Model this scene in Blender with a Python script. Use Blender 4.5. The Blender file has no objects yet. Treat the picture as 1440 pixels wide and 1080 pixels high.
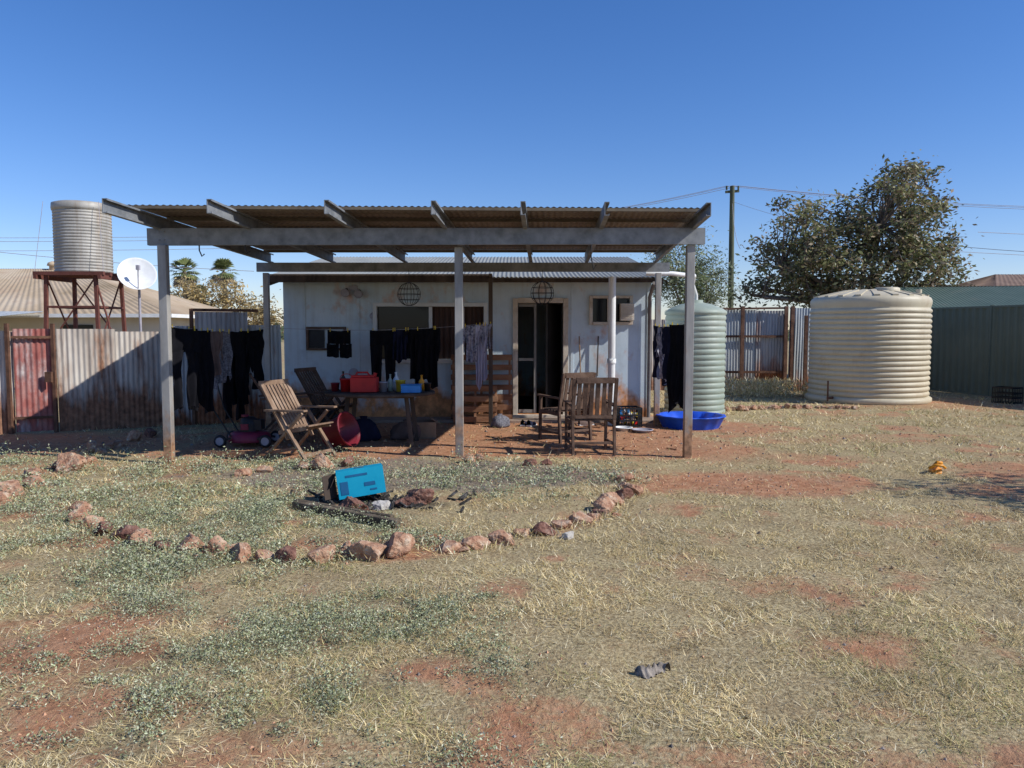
import bpy, bmesh, math, random
import numpy as np
from mathutils import Vector, Matrix
random.seed(7); rng=np.random.default_rng(7)
scene=bpy.context.scene
R=math.radians

# ------------------------------------------------------------ noise
def _h(ix,iy,iz):
    n=(ix*374761393+iy*668265263+iz*1440662683+1013904223)&0xffffffff
    n=((n^(n>>13))*1274126177)&0xffffffff
    n=n^(n>>16)
    return (n&0xffffff)/float(0xffffff)
def vn(x,y,z=0.0):
    x=np.asarray(x,float);y=np.asarray(y,float);z=np.zeros_like(x)+z
    ix=np.floor(x).astype(np.int64);iy=np.floor(y).astype(np.int64);iz=np.floor(z).astype(np.int64)
    fx=x-ix;fy=y-iy;fz=z-iz
    fx=fx*fx*(3-2*fx);fy=fy*fy*(3-2*fy);fz=fz*fz*(3-2*fz)
    def L(a,b,t): return a+(b-a)*t
    a=L(L(_h(ix,iy,iz),_h(ix+1,iy,iz),fx),L(_h(ix,iy+1,iz),_h(ix+1,iy+1,iz),fx),fy)
    b=L(L(_h(ix,iy,iz+1),_h(ix+1,iy,iz+1),fx),L(_h(ix,iy+1,iz+1),_h(ix+1,iy+1,iz+1),fx),fy)
    return L(a,b,fz)
def fbm(x,y,z=0.0,o=4):
    x=np.asarray(x,float);y=np.asarray(y,float);z=np.zeros_like(x)+z
    s=0;a=.5;t=0
    for i in range(o):
        s=s+a*vn(x+17.3*i,y+9.1*i,z+3.7*i);t+=a;a*=.5;x=x*2.03;y=y*2.03;z=z*2.03
    return s/t
def sst(a,b,x):
    t=np.clip((x-a)/(b-a),0,1);return t*t*(3-2*t)

# ------------------------------------------------------------ materials
def newmat(name):
    m=bpy.data.materials.new(name);m.use_nodes=True
    nt=m.node_tree;b=nt.nodes['Principled BSDF'];return m,nt,b
def mix(nt,f,a,b,mode='MIX'):
    n=nt.nodes.new('ShaderNodeMix');n.data_type='RGBA';n.blend_type=mode
    for i,v in ((0,f),(6,a),(7,b)):
        if hasattr(v,'is_linked'): nt.links.new(v,n.inputs[i])
        elif i==0: n.inputs[0].default_value=v
        else: n.inputs[i].default_value=(*v,1)
    return n.outputs[2]
def math_(nt,op,a,b=0.0,clamp=False):
    n=nt.nodes.new('ShaderNodeMath');n.operation=op;n.use_clamp=clamp
    for i,v in ((0,a),(1,b)):
        if hasattr(v,'is_linked'): nt.links.new(v,n.inputs[i])
        else: n.inputs[i].default_value=v
    return n.outputs[0]
def noise(nt,scale,detail=5,rough=.6,stretch=(1,1,1)):
    tc=nt.nodes.new('ShaderNodeTexCoord');mp=nt.nodes.new('ShaderNodeMapping')
    mp.inputs['Scale'].default_value=stretch
    nt.links.new(tc.outputs['Object'],mp.inputs[0])
    n=nt.nodes.new('ShaderNodeTexNoise');n.inputs['Scale'].default_value=scale
    n.inputs['Detail'].default_value=detail;n.inputs['Roughness'].default_value=rough
    nt.links.new(mp.outputs[0],n.inputs['Vector']);return n.outputs[0]
def ramp(nt,f,cols,lo=.3,hi=.7):
    r=nt.nodes.new('ShaderNodeValToRGB');nt.links.new(f,r.inputs[0])
    cr=r.color_ramp
    while len(cr.elements)<len(cols): cr.elements.new(.5)
    for i,c in enumerate(cols):
        e=cr.elements[i];e.position=lo+(hi-lo)*i/max(1,len(cols)-1);e.color=(*c,1)
    return r.outputs[0]
def M(name,cols,scale=5,rough=.8,metal=0,bump=.2,bscale=None,detail=4,stretch=(1,1,1),rust=None,attr=False,spec=.3,dirt=None,streak=None):
    m,nt,b=newmat(name)
    col=ramp(nt,noise(nt,scale,detail,.62,stretch),cols)
    if streak:
        f=math_(nt,'MULTIPLY',math_(nt,'SUBTRACT',noise(nt,streak[1],4,.7,(3,3,.12)),.48),3.5,True)
        col=mix(nt,math_(nt,'MULTIPLY',f,streak[2]),col,streak[0])
    if dirt:
        dc,bias,sc=dirt
        f=math_(nt,'MULTIPLY',math_(nt,'SUBTRACT',noise(nt,sc,5,.65),1-bias-.35),3,True)
        col=mix(nt,f,col,dc)
    b.inputs['Roughness'].default_value=rough;b.inputs['Metallic'].default_value=metal
    if rust:
        rc,bias,zl,zh,sc,st=rust
        tc=nt.nodes.new('ShaderNodeTexCoord');sx=nt.nodes.new('ShaderNodeSeparateXYZ')
        nt.links.new(tc.outputs['Object'],sx.inputs[0])
        mr=nt.nodes.new('ShaderNodeMapRange');nt.links.new(sx.outputs[2],mr.inputs[0])
        mr.inputs[1].default_value=zl;mr.inputs[2].default_value=zh;mr.inputs[3].default_value=.42;mr.inputs[4].default_value=0
        n2=noise(nt,sc,5,.65,st)
        f=math_(nt,'ADD',math_(nt,'ADD',n2,bias),mr.outputs[0])
        f=math_(nt,'MULTIPLY',math_(nt,'SUBTRACT',f,.52),5,True)
        rcol=ramp(nt,noise(nt,sc*4,4),[tuple(c*.55 for c in rc),rc,tuple(min(1,c*1.5) for c in rc)])
        col=mix(nt,f,col,rcol)
        if metal: nt.links.new(math_(nt,'MULTIPLY',math_(nt,'SUBTRACT',1.0,f),metal),b.inputs['Metallic'])
    nt.links.new(col,b.inputs['Base Color'])
    b.inputs['Specular IOR Level'].default_value=spec
    if bump:
        bn=nt.nodes.new('ShaderNodeBump');bn.inputs['Strength'].default_value=bump;bn.inputs['Distance'].default_value=.02
        nt.links.new(noise(nt,bscale or scale*4,4,.6,stretch),bn.inputs['Height']);nt.links.new(bn.outputs[0],b.inputs['Normal'])
    return m
RUST=(.22,.085,.04)
galv=M('galvanised',[(.15,.16,.165),(.23,.24,.245),(.30,.315,.32)],6,.6,.3,.05,rust=((.25,.15,.1),-.16,-5,-4,3,(1,1,1)))
galv_roof_under=M('roof_underside',[(.12,.10,.08),(.21,.175,.145),(.29,.25,.21)],2.5,.75,0,.05,stretch=(.4,3,1))
zinc=M('weathered_zinc',[(.24,.25,.26),(.39,.39,.39),(.54,.53,.51)],1.3,.65,.15,.1,20,stretch=(2,2,.5),rust=(RUST,-.02,.0,1.0,2.2,(2,2,.35)),streak=((.17,.10,.07),4,.6))
zinc2=M('weathered_zinc_tan',[(.32,.28,.24),(.53,.47,.40),(.64,.6,.53)],1.6,.7,.05,.1,20,stretch=(2,2,.5),rust=((.24,.12,.07),.02,.0,.8,2.6,(2,2,.35)),streak=((.22,.13,.09),5,.65))
zinc3=M('weathered_zinc_pale',[(.30,.33,.35),(.42,.45,.46),(.52,.54,.54)],2,.55,.25,.1,20,stretch=(2,2,.5),rust=(RUST,-.12,.0,.8,3,(2,2,.3)),streak=((.2,.17,.15),4,.45))
roofz=M('hut_roof_zinc',[(.22,.23,.22),(.30,.31,.29)],2,.7,.1,.05,rust=(RUST,-.1,-5,-4,2,(1,1,1)))
redsheet=M('red_painted_sheet',[(.22,.06,.05),(.33,.11,.09),(.4,.22,.19)],3,.7,0,.1,20,rust=((.42,.38,.36),.02,-5,-4,2.5,(2,2,.6)))
rustm=M('rusty_steel',[(.07,.035,.022),(.13,.065,.04),(.19,.1,.06)],6,.85,0,.3)
redsteel=M('red_oxide_steel',[(.10,.035,.025),(.16,.055,.04)],6,.75,0,.2)
wallm=M('painted_fibro',[(.46,.55,.61),(.55,.64,.69),(.62,.69,.73)],1.2,.7,0,.06,30,rust=((.5,.22,.09),-.05,.0,.8,2.0,(1,1,.7)),dirt=((.38,.41,.43),.1,2.2),streak=((.38,.36,.33),3,.4))
cream=M('cream_paint',[(.45,.37,.28),(.56,.48,.38),(.62,.56,.47)],5,.6,0,.1,dirt=((.27,.17,.11),.14,4))
whitep=M('white_pvc',[(.62,.62,.6),(.78,.78,.76)],3,.4,0,.02)
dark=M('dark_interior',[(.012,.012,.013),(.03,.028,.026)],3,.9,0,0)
brownwood=M('dark_timber',[(.035,.025,.018),(.07,.05,.038),(.11,.08,.06)],5,.8,0,.3,stretch=(1,1,.2))
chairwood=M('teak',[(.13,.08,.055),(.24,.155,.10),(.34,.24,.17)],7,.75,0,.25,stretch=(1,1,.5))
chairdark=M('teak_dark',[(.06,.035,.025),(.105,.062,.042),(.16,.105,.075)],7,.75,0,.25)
palletw=M('pallet_pine',[(.13,.06,.03),(.26,.125,.065),(.36,.2,.11)],6,.85,0,.3,stretch=(.3,1,1))
blackpl=M('black_plastic',[(.012,.012,.013),(.025,.025,.028)],6,.5,0,.05)
glass=M('window_glass',[(.008,.009,.011),(.014,.015,.017)],1,.12,0,0,spec=.25)
alum=M('white_aluminium',[(.6,.6,.58),(.7,.7,.68)],4,.45,0,.03)
def plastic(n,c,r=.4): return M(n,[tuple(x*.75 for x in c),c,tuple(min(1,x*1.15) for x in c)],6,r,0,.04)
redp=plastic('red_plastic',(.5,.02,.02));bluep=plastic('blue_plastic',(.02,.09,.55));yelp=plastic('yellow_plastic',(.7,.5,.05))
maroon=plastic('maroon_plastic',(.16,.015,.025));purple=plastic('mower_paint',(.2,.02,.05));greyp=plastic('grey_plastic',(.35,.33,.36),.6)
lbluep=plastic('light_blue_plastic',(.05,.25,.6));orangep=plastic('orange_plastic',(.75,.3,.02))
beige=M('beige_poly',[(.48,.42,.29),(.54,.475,.34),(.58,.52,.38)],.9,.5,0,.03,8,dirt=((.40,.30,.19),.1,2.5),streak=((.36,.29,.2),2,.35))
pgreen=M('pale_green_poly',[(.25,.30,.25),(.30,.35,.29),(.35,.39,.33)],1.5,.5,0,.03,8,dirt=((.33,.32,.25),.05,3),streak=((.26,.25,.19),3,.3))
cbond=M('green_fence_steel',[(.10,.125,.095),(.13,.155,.12)],1,.6,.05,.03,dirt=((.16,.14,.1),.05,2))
teal=M('teal_roof',[(.10,.15,.12),(.14,.19,.155)],2,.6,.05,.05,dirt=((.2,.16,.11),.08,2))

# ------------------------------------------------------------ mesh builder
class MB:
    def __init__(s): s.v=[];s.f=[];s.m=[];s.sm=[]
    def add(s,vs,fs,mi=0,smooth=False):
        o=len(s.v);s.v.extend([tuple(v) for v in vs])
        for f in fs: s.f.append([i+o for i in f]);s.m.append(mi);s.sm.append(smooth)
    def box(s,c,size,mi=0,rot=None):
        x,y,z=[k/2 for k in size];vs=[Vector((a*x,b*y,d*z)) for a in(-1,1) for b in(-1,1) for d in(-1,1)]
        if rot is not None: vs=[rot@v for v in vs]
        c=Vector(c);vs=[v+c for v in vs]
        s.add(vs,[(0,1,3,2),(4,6,7,5),(0,4,5,1),(2,3,7,6),(0,2,6,4),(1,5,7,3)],mi)
    def frame(s,p0,p1,up=(0,0,1)):
        p0=Vector(p0);p1=Vector(p1);d=(p1-p0).normalized();up=Vector(up)
        if abs(d.dot(up))>.98: up=Vector((0,1,0)) if abs(d.y)<.9 else Vector((1,0,0))
        a=d.cross(up).normalized();b=a.cross(d).normalized();return p0,p1,d,a,b
    def bar(s,p0,p1,w,h,mi=0,up=(0,0,1)):
        p0,p1,d,a,b=s.frame(p0,p1,up);a=a*w/2;b=b*h/2
        vs=[p0-a-b,p0+a-b,p0+a+b,p0-a+b,p1-a-b,p1+a-b,p1+a+b,p1-a+b]
        s.add(vs,[(0,1,2,3),(7,6,5,4),(0,4,5,1),(1,5,6,2),(2,6,7,3),(3,7,4,0)],mi)
    def cbeam(s,p0,p1,w,h,mi=0,flip=1,t=.008):
        p0,p1,d,a,b=s.frame(p0,p1);a=a*flip
        prof=[(-w/2,-h/2),(w/2,-h/2),(w/2,-h/2+.02),(w/2-t,-h/2+.02),(w/2-t,-h/2+t),(-w/2+t,-h/2+t),(-w/2+t,h/2-t),(w/2-t,h/2-t),(w/2-t,h/2-.02),(w/2,h/2-.02),(w/2,h/2),(-w/2,h/2)]
        n=len(prof);vs=[p+a*x+b*y for p in(p0,p1) for x,y in prof]
        s.add(vs,[(i,(i+1)%n,n+(i+1)%n,n+i) for i in range(n)]+[tuple(range(n))[::-1],tuple(range(n,2*n))],mi)
    def tube(s,pts,rad,n=8,mi=0,caps=True):
        pts=[Vector(p) for p in pts]
        if not hasattr(rad,'__len__'): rad=[rad]*len(pts)
        vs=[];pa=None
        for i,p in enumerate(pts):
            d=(pts[min(i+1,len(pts)-1)]-pts[max(i-1,0)]).normalized()
            if pa is None:
                up=Vector((0,0,1)) if abs(d.z)<.9 else Vector((1,0,0));pa=d.cross(up).normalized()
            pa=(pa-d*pa.dot(d)).normalized();pb=d.cross(pa)
            for k in range(n):
                t=2*math.pi*k/n;vs.append(p+(pa*math.cos(t)+pb*math.sin(t))*rad[i])
        fs=[(i*n+k,i*n+(k+1)%n,(i+1)*n+(k+1)%n,(i+1)*n+k) for i in range(len(pts)-1) for k in range(n)]
        s.add(vs,fs,mi,True)
        if caps:
            s.add(vs[:n],[tuple(range(n))[::-1]],mi);s.add(vs[-n:],[tuple(range(n))],mi)
    def lathe(s,prof,c,n=32,mi=0,smooth=True,mod=None,rot=None):
        vs=[];c=Vector(c)
        for r,z in prof:
            for k in range(n):
                t=2*math.pi*k/n;rr=r*(mod(t,z) if mod else 1);v=Vector((rr*math.cos(t),rr*math.sin(t),z))
                if rot is not None: v=rot@v
                vs.append(v+c)
        s.add(vs,[(i*n+k,i*n+(k+1)%n,(i+1)*n+(k+1)%n,(i+1)*n+k) for i in range(len(prof)-1) for k in range(n)],mi,smooth)
    def grid(s,P,mi=0,smooth=True):
        nu=len(P);nv=len(P[0]);s.add([p for r in P for p in r],[(i*nv+j,(i+1)*nv+j,(i+1)*nv+j+1,i*nv+j+1) for i in range(nu-1) for j in range(nv-1)],mi,smooth)
    def corr(s,o,u,v,pitch=.076,amp=.009,mi=0,sub=6,nv=2,dent=0,square=False):
        o=Vector(o);u=Vector(u);v=Vector(v);n=u.cross(v).normalized();L=u.length;N=max(2,int(L/pitch*sub))
        P=[]
        for i in range(N+1):
            t=i/N;w=math.sin(2*math.pi*t*L/pitch)
            if square: w=max(-1,min(1,w*3))
            row=[]
            for j in range(nv):
                q=j/(nv-1);d=dent*(math.sin(t*7+q*3+o.x)*math.sin(q*5+t*2)) if dent else 0
                row.append(o+u*t+v*q+n*(w*amp+d))
            P.append(row)
        s.grid(P,mi,True)
    def build(s,name,mats,parent=None,bevel=0):
        me=bpy.data.meshes.new(name);me.from_pydata(s.v,[],s.f)
        for m in (mats if isinstance(mats,(list,tuple)) else [mats]): me.materials.append(m)
        me.polygons.foreach_set('material_index',s.m);me.polygons.foreach_set('use_smooth',s.sm);me.update()
        ob=bpy.data.objects.new(name,me);scene.collection.objects.link(ob)
        if parent: ob.parent=parent
        if bevel:
            b=ob.modifiers.new('bevel','BEVEL');b.width=bevel;b.segments=2;b.limit_method='ANGLE';b.angle_limit=R(50)
        return ob
def empty(name,loc=(0,0,0)):
    e=bpy.data.objects.new(name,None);e.empty_display_size=.2;scene.collection.objects.link(e);return e
def np_mesh(name,V,F,mats,col=None,smooth=False):
    me=bpy.data.meshes.new(name);nF,k=F.shape
    me.vertices.add(len(V));me.vertices.foreach_set('co',V.astype(np.float32).ravel())
    me.loops.add(nF*k);me.loops.foreach_set('vertex_index',F.astype(np.int32).ravel())
    me.polygons.add(nF);me.polygons.foreach_set('loop_start',np.arange(0,nF*k,k,dtype=np.int32))
    me.polygons.foreach_set('loop_total',np.full(nF,k,dtype=np.int32))
    me.polygons.foreach_set('use_smooth',np.full(nF,smooth))
    me.update(calc_edges=True)
    if col is not None:
        a=me.color_attributes.new('Col','FLOAT_COLOR','POINT');c=np.ones((len(V),4),np.float32);c[:,:3]=col;a.data.foreach_set('color',c.ravel())
    me.materials.append(mats)
    ob=bpy.data.objects.new(name,me);scene.collection.objects.link(ob);return ob

# ------------------------------------------------------------ ground
def gz(x,y):
    x=np.asarray(x,float);y=np.asarray(y,float)
    fade=(1-sst(14,20,np.abs(x)))*(1-sst(22,28,y))
    return ((fbm(x*.5,y*.5)-.5)*.08+(fbm(x*3,y*3,5)-.5)*.045)*fade*(1-.6*sst(9,11,y))
def g(x,y): return float(gz(np.array([x]),np.array([y]))[0])
def blob(x,y,L):
    wx=x+(fbm(x*1.6,y*1.6,1.5)-.5)*1.3+(fbm(x*6,y*6,2.5)-.5)*.35;wy=y+(fbm(x*1.6,y*1.6,8.5)-.5)*1.0+(fbm(x*6,y*6,6.5)-.5)*.35
    m=np.zeros_like(x)
    for cx,cy,rx,ry,s in L:
        d=np.sqrt(((wx-cx)/rx)**2+((wy-cy)/ry)**2);m=np.maximum(m,s*(1-sst(.3,1.4,d)))
    return m
DIRT=[(2.4,8.1,1.7,.8,1),(3.4,12.6,1.3,1.0,.9),(-4.2,6.85,.9,.45,.95),(-2.35,3.7,.65,.55,.95),(-1.8,3.15,.5,.35,.85),(.05,3.15,.5,.35,.7),(-.3,3.6,.4,.3,.65),
 (1.6,2.75,1.0,.16,.65),(-7,10.7,3.2,1.4,.95),(6.3,8.8,1.5,.6,.9),(5.2,7.7,1.0,.5,.7),(-5.6,8.8,.9,.6,.6),(9,17,3,2,.6),(2.6,10.5,.8,1.7,.8),(3.6,9.6,1.4,.6,.6),(5.0,11.2,2.2,.7,.5),(1.5,6.9,.6,.35,.5),(3.6,6.6,.8,.3,.45),(2.3,4.6,.5,.25,.45),(-1.1,2.75,.5,.2,.7)]
WEED=[(-3.2,7.3,1.2,.7,1),(-2.65,4.75,.8,.4,1),(-.8,4.15,.8,.45,1),(-1.5,3.65,.7,.3,.95),(-1.3,2.95,.6,.25,.9),(-3.6,5.4,.8,.5,.9),(.45,8.2,.9,.5,1),(-1.6,6.2,1.6,.4,.5),(-5.2,7.8,.8,.5,.8),
 (-2.3,4.2,.3,.25,.8),(-4.6,5.8,.7,.6,.9),(-.2,3.7,.4,.5,.65),(-4.0,8.6,.9,.4,.7),(-6.8,8.6,1.2,.6,.8),(-.3,2.7,.4,.15,.7),(-2.6,2.9,.4,.3,.7),(-3.4,4.3,.5,.5,.8),(-.9,8.3,1.2,.35,.7),(-2.3,7.9,.8,.4,.7),(.2,7.3,.7,.3,.6)]
def masks(x,y):
    d=blob(x,y,DIRT)
    under=sst(-4.9,-4.2,x)*(1-sst(2.3,3.2,x))*sst(9.1,9.9,y+(fbm(x*2,y*2,3)-.5)*.9)*(1-sst(14,15,y))
    d=np.maximum(d,under)
    n=fbm(x*1.1,y*1.1,12)
    d=np.maximum(d,.65*sst(.58,.74,n))
    n2=fbm(x*3.2,y*3.2,22);d=np.clip(d+.55*sst(.56,.76,n2),0,1)
    w=blob(x,y,WEED);w=np.maximum(w,.75*sst(.46,.6,fbm(x*.9,y*.9,40))*(1-sst(-.6,.6,x))*(1-sst(9,10,y)))
    w=w*sst(.36,.54,fbm(x*4.0,y*4.0,31,3)+.04)
    ex=(x+1.0)/2.5;ey=(y-8.5)/1.15
    gr=.8*(1-sst(.7,1.1,np.sqrt(ex*ex+ey*ey)+(fbm(x*3,y*3,50)-.5)*.7))
    ash=1-sst(.3,1.0,np.sqrt(((x+1.25)/.85)**2+((y-7.05)/.4)**2)+(fbm(x*5,y*5,60)-.5)*.6)
    return d,w,gr,ash
xs=np.concatenate([-np.geomspace(900,13.2,26),np.arange(-13,13.01,.075),np.geomspace(13.2,900,26)])
ys=np.concatenate([np.array([-300,-80,-20,-6,-2]),np.arange(0,22.01,.075),np.geomspace(22.3,1500,30)])
X,Y=np.meshgrid(xs,ys,indexing='ij');x=X.ravel();y=Y.ravel();z=gz(x,y)
d,w,gr,ash=masks(x,y)
nx,ny=len(xs),len(ys)
I=(np.arange(nx-1)[:,None]*ny+np.arange(ny-1)[None,:]).ravel()
F=np.stack([I,I+ny,I+ny+1,I+1],1)
gm,nt,b=newmat('ground_soil_grass')
at=nt.nodes.new('ShaderNodeAttribute');at.attribute_name='Col';sp=nt.nodes.new('ShaderNodeSeparateColor');nt.links.new(at.outputs['Color'],sp.inputs[0])
straw=ramp(nt,noise(nt,45,5,.75),[(.13,.09,.045),(.31,.235,.125),(.49,.395,.22),(.6,.5,.31)],.32,.68)
straw=mix(nt,math_(nt,'MULTIPLY',math_(nt,'SUBTRACT',noise(nt,2.3,4),.47),2.0,True),straw,(.27,.175,.095))
dirtc=ramp(nt,noise(nt,9,7,.75),[(.25,.11,.055),(.44,.215,.115),(.56,.33,.2)],.3,.7)
dirtc=mix(nt,math_(nt,'MULTIPLY',math_(nt,'SUBTRACT',noise(nt,1.7,3),.45),2.0,True),dirtc,(.36,.23,.14))
n1=noise(nt,22,6,.72)
def thr(m,k=1.8,amt=1.3): return math_(nt,'MULTIPLY',math_(nt,'SUBTRACT',math_(nt,'ADD',m,math_(nt,'MULTIPLY',math_(nt,'SUBTRACT',n1,.5),amt)),.3),k,True)
c=mix(nt,thr(sp.outputs[0]),straw,dirtc)
c=mix(nt,math_(nt,'MULTIPLY',thr(sp.outputs[1]),.35),c,(.15,.12,.07))
vor=nt.nodes.new('ShaderNodeTexVoronoi');vor.inputs['Scale'].default_value=70;tc=nt.nodes.new('ShaderNodeTexCoord');nt.links.new(tc.outputs['Object'],vor.inputs['Vector'])
gc=ramp(nt,vor.outputs['Color'],[(.09,.075,.065),(.2,.165,.145),(.34,.28,.24)],.1,.9)
c=mix(nt,math_(nt,'MULTIPLY',thr(sp.outputs[2]),.75),c,gc)
c=mix(nt,math_(nt,'MULTIPLY',thr(at.outputs['Alpha'],2),.85),c,(.045,.04,.038))
nt.links.new(c,b.inputs['Base Color']);b.inputs['Roughness'].default_value=.95;b.inputs['Specular IOR Level'].default_value=.1
bn=nt.nodes.new('ShaderNodeBump');bn.inputs['Strength'].default_value=.8;bn.inputs['Distance'].default_value=.03
nt.links.new(noise(nt,28,5,.75),bn.inputs['Height']);nt.links.new(bn.outputs[0],b.inputs['Normal'])
ground=np_mesh('ground',np.stack([x,y,z],1),F,gm,np.stack([d,w,gr],1),True)
a=ground.data.color_attributes['Col'];cc=np.ones((len(x),4),np.float32);cc[:,0]=d;cc[:,1]=w;cc[:,2]=gr;cc[:,3]=ash;a.data.foreach_set('color',cc.ravel())

# ------------------------------------------------------------ grass
vegm,nt,b=newmat('grass_blades')
at=nt.nodes.new('ShaderNodeAttribute');at.attribute_name='Col';nt.links.new(at.outputs['Color'],b.inputs['Base Color'])
b.inputs['Roughness'].default_value=.75;b.inputs['Specular IOR Level'].default_value=.15
def scatter(n,y0,y1,sidepad=1.2):
    yy=rng.uniform(y0,y1,n*2);half=yy*.70+sidepad;mx=y1*.70+sidepad
    xx=rng.uniform(-mx,mx,n*2);k=np.abs(xx)<half;return xx[k][:n],yy[k][:n]
def outside_build(x,y):
    hut=(x>-4.3)&(x<2.6)&(y>13.6)
    fl=(y>11.7+(x+7.8)*.56)&(x<-4)
    fr=(y>20.1)|((x>11.2)&(y>16))
    t1=((x-8.2)**2+(y-17.7)**2<1.35**2)|((x-3.62)**2+(y-15.2)**2<.6**2)
    return ~(hut|fl|fr|t1)
PAL=np.array([(.68,.53,.25),(.78,.65,.38),(.46,.33,.16),(.82,.73,.50),(.44,.39,.16),(.29,.30,.11)])
Vs=[];Cs=[]
for (y0,y1,n,wd,ht) in [(2.2,4,150000,.0032,.03),(4,6,125000,.0042,.033),(6,9,115000,.006,.036),(9,14,100000,.009,.042),(14,20.3,60000,.014,.06)]:
    x,y=scatter(n,y0,y1);d,w,gr,ash=masks(x,y)
    cover=(1-.92*sst(.12,.75,d))*(1-.75*sst(.3,.8,gr))*(1-ash)*(1-.35*w)*(.1+.9*sst(.36,.58,fbm(x*3.5,y*3.5,77)))
    k=(rng.random(len(x))<cover)&outside_build(x,y);x=x[k];y=y[k];w=w[k];N=len(x)
    tuft=fbm(x*7,y*7,90)
    a=rng.uniform(0,2*np.pi,N);h=ht*(.3+1.4*rng.random(N)**2)*(.2+1.5*tuft)
    l=ht*rng.uniform(.5,2.4,N);wv=wd*rng.uniform(.6,1.4,N);p=rng.uniform(0,2*np.pi,N)
    z=gz(x,y)-.003;z0=rng.random(N)*.012
    v0=np.stack([x-np.cos(p)*wv/2,y-np.sin(p)*wv/2,z+z0],1);v1=np.stack([x+np.cos(p)*wv/2,y+np.sin(p)*wv/2,z+z0],1)
    v2=np.stack([x+np.cos(a)*l,y+np.sin(a)*l,z+h],1)
    Vs.append(np.stack([v0,v1,v2],1).reshape(-1,3))
    gsel=fbm(x*.9,y*.9,33)+.2*w+(x<0)*.03
    r=rng.random(N);idx=np.where(r<.34,0,np.where(r<.6,1,np.where(r<.82,2,np.where(r<.95,3,4))))
    grn=rng.random(N)<np.clip((gsel-.52)*2.2,0.02,.45);idx=np.where(grn,np.where(rng.random(N)<.6,4,5),idx)
    c=PAL[idx]*((.7+.5*rng.random(N))*(.66+.68*fbm(x*2.2,y*2.2,55)))[:,None]
    Cs.append(np.repeat(c,3,0))
V=np.concatenate(Vs);C=np.concatenate(Cs);np_mesh('dry_grass',V,np.arange(len(V)).reshape(-1,3),vegm,C)

def leaf_quads(P,size,asp,up=.5):
    N=len(P);d=rng.normal(size=(N,3));d[:,2]=d[:,2]*.6+up;d/=np.linalg.norm(d,axis=1)[:,None]
    e=rng.normal(size=(N,3));e-=d*(e*d).sum(1)[:,None];e/=np.linalg.norm(e,axis=1)[:,None]
    L=size*rng.uniform(.6,1.4,N)[:,None];W=L*asp
    return np.stack([P,P+d*L*.5+e*W*.5,P+d*L,P+d*L*.5-e*W*.5],1).reshape(-1,3)
def weed_field(n,y0,y1,leaf,per,pal,wthr=.4,rad=.08,hgt=.05):
    x,y=scatter(n,y0,y1);d,w,gr,ash=masks(x,y);cl=fbm(x*5,y*5,64,3)
    k=(rng.random(len(x))<sst(wthr-.2,wthr+.3,w)*sst(.38,.56,cl))&(ash<.3);x=x[k];y=y[k];cl=cl[k];N=len(x)
    s=rng.uniform(.4,1.3,N)*(.6+1.4*sst(.45,.7,cl))
    P=rng.normal(size=(N,per,3))*np.array([rad,rad,0]);rr=np.sqrt((P[...,0]/rad)**2+(P[...,1]/rad)**2)
    P[...,2]=rng.random((N,per))*hgt*np.clip(1.25-rr*.5,.15,1.2);P*=s[:,None,None]
    P[...,0]+=x[:,None];P[...,1]+=y[:,None];P=P.reshape(-1,3);P[:,2]+=gz(P[:,0],P[:,1])
    V=leaf_quads(P,leaf,.42);tint=(.6+.75*rng.random(N))[:,None]*np.ones((1,per))
    c=pal[rng.integers(0,len(pal),len(P))]*(tint.reshape(-1)*(.75+.5*rng.random(len(P))))[:,None]
    return V,np.repeat(c,4,0)
WP=np.array([(.30,.33,.19),(.38,.40,.26),(.23,.26,.125),(.44,.44,.31),(.28,.31,.17)])
A=[weed_field(10000,2.2,4.6,.013,44,WP,rad=.045,hgt=.075),weed_field(11000,4.6,7,.018,30,WP,rad=.055,hgt=.08),weed_field(11000,7,10,.027,18,WP,rad=.075,hgt=.11)]
V=np.concatenate([a[0] for a in A]);C=np.concatenate([a[1] for a in A]);np_mesh('saltbush_weeds',V,np.arange(len(V)).reshape(-1,4),vegm,C)
x=rng.uniform(4.6,8.0,900);y=rng.uniform(18.4,20,900);k=rng.random(900)<sst(.45,.62,fbm(x*1.3,y*1.3,3));x=x[k];y=y[k]
P=np.repeat(np.stack([x,y,0*x],1),12,0);P+=rng.normal(size=P.shape)*[.14,.14,0];P[:,2]=rng.random(len(P))**1.5*.32
V=leaf_quads(P,.13,.09,1.2);c=PAL[rng.integers(0,5,len(P))]*1.0;np_mesh('tall_weeds',V,np.arange(len(V)).reshape(-1,4),vegm,np.repeat(c,4,0))
fr=[]
oct_v=np.array([(1,0,0),(-1,0,0),(0,1,0),(0,-1,0),(0,0,1),(0,0,-1)],float);oct_f=np.array([(0,2,4),(2,1,4),(1,3,4),(3,0,4),(2,0,5),(1,2,5),(3,1,5),(0,3,5)])
Vs=[];Cs=[];
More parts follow.
